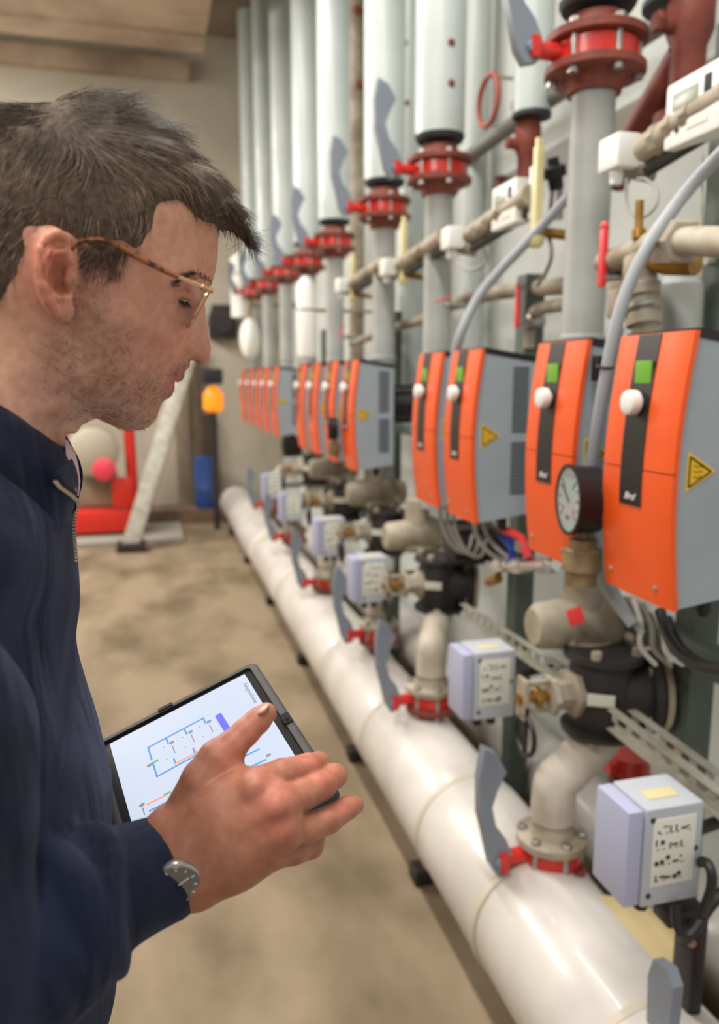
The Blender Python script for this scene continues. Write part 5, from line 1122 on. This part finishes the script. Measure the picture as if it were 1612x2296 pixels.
# --- glasses
gold = mat('gilt_wire', (214, 170, 128), rough=.25, metal=.9); tort = mat('tortoiseshell', (70, 34, 22), rough=.2, c2=(150, 92, 48), scale=120, lo=.48, hi=.56, spec=.7); lensm = glass('lens_glass')
TL, BL = aY(472, 654, YH-.035), aY(429, 731, YH-.035); up = TL-BL; hL = np.linalg.norm(up); up /= hL; lat = V((0, -1, 0)); fwd_ = np.cross(lat, up)
gl = thing('eyeglasses', "thin gilt and tortoiseshell spectacles on the man's face", 'glasses', (TL+BL)/2*V((1, 0, 1))+V((0, YH, 0)))
O_ = V(gl.location)
def gpar(o): o.parent = gl; o.matrix_parent_inverse = Matrix.Translation((-O_).tolist()); return o
for sg in (1, -1):
    base = (TL+BL)/2*V((1, 0, 1))+V((0, YH, 0)); lp = []
    for k in range(40):
        th = 2*math.pi*k/40; cc, ss = math.cos(th), math.sin(th); x = math.copysign(abs(cc)**.62, cc)*.0245; y = math.copysign(abs(ss)**.62, ss)*hL/2*(1.0 if ss > 0 else 1.0)
        lp.append(base+lat*sg*(.0365+x)+up*y+fwd_*0-V((1, 0, 0))*.10*abs(.0365+x)*.35)
    rim = gpar(MB().tube(lp, .00105, 8, closed=True).build('rim', gold))
    n = len(lp); cn = sum(lp)/n; mb = MB(); mb.add([p+fwd_*.0007 for p in lp]+[p-fwd_*.0007 for p in lp], [tuple(range(n)), tuple(range(2*n-1, n-1, -1))]+[(i, (i+1) % n, n+(i+1) % n, n+i) for i in range(n)])
    mb.build('lens', lensm, rim, ang=30)
    gpar(MB().tube([base+lat*sg*.0125+up*.002, base+lat*sg*.009-up*.004-V((.006, 0, 0))], .0007, 6).ball(base+lat*sg*.009-up*.005-V((.006, 0, 0)), (.002, .0015, .005), 8, 6).build('nose_pad', gold))
    def gq(px, py, c): p = hp(px, py, c); p[1] = YH-sg*c; return p
    ep = [gq(473, 652, .0600), gq(455, 643, .0665), gq(425, 631, .0705), gq(396, 619, .0730)]
    gpar(MB().tube(ep, .0014, 8).ball(ep[0], .0019, 8, 6).ball(gq(455, 644, .0675), .0022, 8, 6).build('hinge', gold))
    tp = [gq(400, 621, .0730), gq(370, 608, .0750), gq(335, 590, .0770), gq(300, 571, .0785), gq(270, 553, .0800), gq(245, 541, .0815), (gq(222, 537, .0825)), gq(200, 537, .083), gq(180, 541, .083), gq(160, 560, .080)]
    gpar(MB().tube(tp, [.0016, .0019, .0021, .0021, .0018, .0015, .0013, .0012, .0012, .0012], 8).build('temple_arm', tort))
b0 = aY(473, 655, YH)
gpar(MB().tube([base+lat*.0135+up*.012, base+lat*.006+up*.016+fwd_*.001, base-lat*.006+up*.016+fwd_*.001, base-lat*.0135+up*.012], .0011, 8).build('bridge', gold))
# --- wristwatch
wt = thing('wristwatch', "round grey-dialled watch on a dark strap, half under the man's jacket cuff", 'watch', hd(396, 1978, .5225)); O_ = V(wt.location)
wn = -cf*.93+cr*.22-cu*.28; wn /= np.linalg.norm(wn); steel = mat('watch_steel', (170, 168, 166), rough=.25, metal=.8); dial = mat('watch_dial', (122, 120, 118), rough=.35, metal=.3); blk = mat('black_leather', (26, 22, 22), rough=.6)
def wl(o, par_=wt): o.parent = par_; return o
R_ = .0168
case = wl(MB().lathe((0, 0, 0), wn, [(-.005, R_*.9), (-.001, R_), (.002, R_), (.0032, R_*.93)], 40).build('watch_case', steel))
wl(MB().lathe(wn*.0034, wn, [(0, R_*.9), (.0003, R_*.89)], 40).build('watch_face', dial))
a1, a2, _ = frame(wn); mb = MB()
for k in range(12):
    th = 2*math.pi*k/12; d = a1*math.cos(th)+a2*math.sin(th); mb.box(d*R_*.74+wn*.0039, (.0022, .0006, .0006), R=np.stack([d, np.cross(wn, d), wn], 1))
for th, L in ((.6, .010), (2.4, .008)): d = a1*math.cos(th)+a2*math.sin(th); mb.box(d*L/2+wn*.0041, (L, .0007, .0005), R=np.stack([d, np.cross(wn, d), wn], 1))
wl(mb.build('dial_markings', mat('watch_marks', (225, 222, 218), rough=.3), None, smooth=False))
axw = WR_N-EL_N; axw /= np.linalg.norm(axw); s1, s2, _ = frame(axw); cw = (hd(412, 1925, .549)-O_); mb = MB(); ra, rb = .0325, .0268; lp = []
sn = -cf-axw*((-cf)@axw); sn /= np.linalg.norm(sn); st = np.cross(axw, sn)
vs = []; fs = []; nn_ = 48
for k in range(nn_):
    th = 2*math.pi*k/nn_; p = cw+sn*math.cos(th)*rb+st*math.sin(th)*ra
    for w, o_ in ((-.008, 0), (.008, 0), (.008, .0018), (-.008, .0018)): vs.append(p+axw*w+(sn*math.cos(th)+st*math.sin(th))*o_)
for k in range(nn_):
    for j in range(4): fs.append((k*4+j, k*4+(j+1) % 4, ((k+1) % nn_)*4+(j+1) % 4, ((k+1) % nn_)*4+j))
mb.add(vs, fs); wl(mb.build('strap', blk))
# --- tablet
dy_ = V((-.186, .967, .174)); dy_ /= np.linalg.norm(dy_); dx_ = V((.927, .114, .358)); dx_ -= dy_*(dx_@dy_); dx_ /= np.linalg.norm(dx_); dn_ = np.cross(dx_, dy_)
SL, SWd = .150, .200; dep = .7885; P0 = aD(248, 1672, dep)          # screen's far left corner
RT = np.stack([dx_, dy_, dn_], 1)
tb = thing('tablet', 'tablet in a dark rugged case showing a piping diagram, held under the outstretched hand', 'tablet', P0+dx_*SL/2-dy_*SWd/2)
tb.rotation_euler = Matrix(RT.tolist()).to_euler()
tl = lambda o, p=tb: (setattr(o, 'parent', p), o)[1]
rub = mat('tablet_rubber', (46, 43, 46), rough=.6, c2=(56, 52, 54), scale=40); bez = mat('tablet_bezel', (18, 18, 20), rough=.25, spec=.6)
ow, oh = SL/2+.0165, SWd/2+.014
def rr_poly(w, h, r, n=6):
    P = []
    for cx, cy, a0 in ((w-r, h-r, 0), (-w+r, h-r, 90), (-w+r, -h+r, 180), (w-r, -h+r, 270)):
        for k in range(n+1): a = math.radians(a0+90*k/n); P.append((cx+r*math.cos(a), cy+r*math.sin(a)))
    return P
mb = MB(); o1 = rr_poly(ow, oh, .010); o2 = rr_poly(ow-.0035, oh-.0035, .008); i2 = rr_poly(ow-.0085, oh-.0085, .005); n = len(o1)
rings = [[(x, y, -.010) for x, y in o2], [(x, y, -.007) for x, y in o1], [(x, y, .0015) for x, y in o1], [(x, y, .0042) for x, y in o2], [(x, y, .0042) for x, y in i2], [(x, y, .0005) for x, y in i2]]
vs = [p for r in rings for p in r]; fs = [(j*n+i, j*n+(i+1) % n, (j+1)*n+(i+1) % n, (j+1)*n+i) for j in range(5) for i in range(n)]+[tuple(range(n-1, -1, -1)), tuple(5*n+i for i in range(n))]
case_o = tl(mb.add(vs, fs).build('protective_case', rub, None, ang=50))
tl(MB().prism(rr_poly(ow-.0095, oh-.0095, .004), (0, 0, .0012), (1, 0, 0), (0, 1, 0), .0012).build('bezel', bez, None, smooth=False))
scr = tl(MB().box((0, 0, .0021), (SL, SWd, .0006)).build('screen', mat('screen_white', (70, 74, 82), rough=.3, emit=.60, ecol=(222, 234, 255)), None, smooth=False))
# camera notch, side clip
tl(MB().prism(rr_poly(.0042, .0075, .0018), (ow-.0052, .000, .0046), (1, 0, 0), (0, 1, 0), .0022).build('camera_notch', bez, None, smooth=False), case_o)
tl(MB().prism(rr_poly(.008, .0022, .001), (-.012, oh-.0042, .0046), (1, 0, 0), (0, 1, 0), .0016).build('side_clip', bez, None, smooth=False), case_o)
tl(MB().lathe((ow-.0052, -.003, .0058), (0, 0, 1), [(0, .0016), (.0006, .0014)], 14).build('camera_lens', mat('lens_dark', (20, 22, 34), rough=.1), None), case_o)
# what the screen shows, flat line work laid on it
ink = {'blue': mat('screen_blue', (52, 122, 184), rough=.4, emit=.55), 'red': mat('screen_red', (240, 128, 104), rough=.4, emit=.6), 'grey': mat('screen_grey', (110, 118, 128), rough=.4, emit=.4), 'green': mat('screen_green', (60, 160, 110), rough=.4, emit=.5), 'violet': mat('screen_violet', (66, 72, 214), rough=.4, emit=.6)}
def spx(px, py):
    o = P0+dx_*SL/2-dy_*SWd/2+dn_*.0026; r = ray(px, py); t = ((o-CAM)@dn_)/(r@dn_); q = CAM+r*t-o; return V((q@dx_, q@dy_))
SM = {k: MB() for k in ink}
def seg(c, a, b, w=.0017):
    p, q = spx(*a), spx(*b); d = q-p; L = np.linalg.norm(d)+1e-9; d = d/L; n = V((-d[1], d[0])); SM[c].prism([tuple(p-d*w*.5+n*w/2), tuple(p-d*w*.5-n*w/2), tuple(q+d*w*.5-n*w/2), tuple(q+d*w*.5+n*w/2)], (0, 0, .0026), (1, 0, 0), (0, 1, 0), .0003)
def dot(c, a, rx=.0026, ry=.0018): p = spx(*a); SM[c].prism([(p[0]+rx*math.cos(t*math.pi/6), p[1]+ry*math.sin(t*math.pi/6)) for t in range(12)], (0, 0, .00265), (1, 0, 0), (0, 1, 0), .0003)
for a, b in (((340,1703),(332,1676)),((332,1676),(456,1610)),((456,1610),(460,1620)),((372,1655),(377,1666)),((413,1634),(418,1645)),((343,1712),(352,1741)),((352,1741),(438,1694)),((438,1694),(446,1702)),((433,1678),(437,1690)),((390,1702),(393,1711)),((531,1704),(580,1680)),((565,1718),(596,1703)),((336,1818),(368,1801)),((392,1790),(440,1765))): seg('blue', a, b)
for a, b in (((393,1712),(450,1682)),((477,1655),(482,1662)),((436,1680),(445,1692)),((331,1803),(372,1783))): seg('red', a, b)
for p in ((385,1665),(427,1641),(468,1618),(335,1716),(602,1693),(318,1805)): dot('grey', p)
for a, b in (((386,1672),(392,1687)),((429,1648),(435,1662)),((470,1626),(477,1640)),((320,1812),(324,1826))): seg('grey', a, b, .0010)
for p in ((347,1708),(375,1779)): seg('green', (p[0]-5, p[1]+3), (p[0]+5, p[1]-3), .0026)
for p in ((368,1676),(410,1653),(448,1630),(374,1702),(416,1676),(455,1652),(487,1636)): dot('grey', p, .0006, .0006)
seg('violet', (491,1606), (507,1632), .0068)
for k, b in SM.items(): tl(b.build('diagram_lines', ink[k], None, smooth=False), scr)['kind'] = 'stuff'
p = spx(561, 1553); text_mesh('Anlagenschema', .0062, ink['grey'], scr, (p[0], p[1], .0026), ((0, -1*0+0, 0), (0, 0, 0), (0, 0, 1)) if False else ((0, 1, 0), (-1, 0, 0), (0, 0, 1)), extrude=.0001)
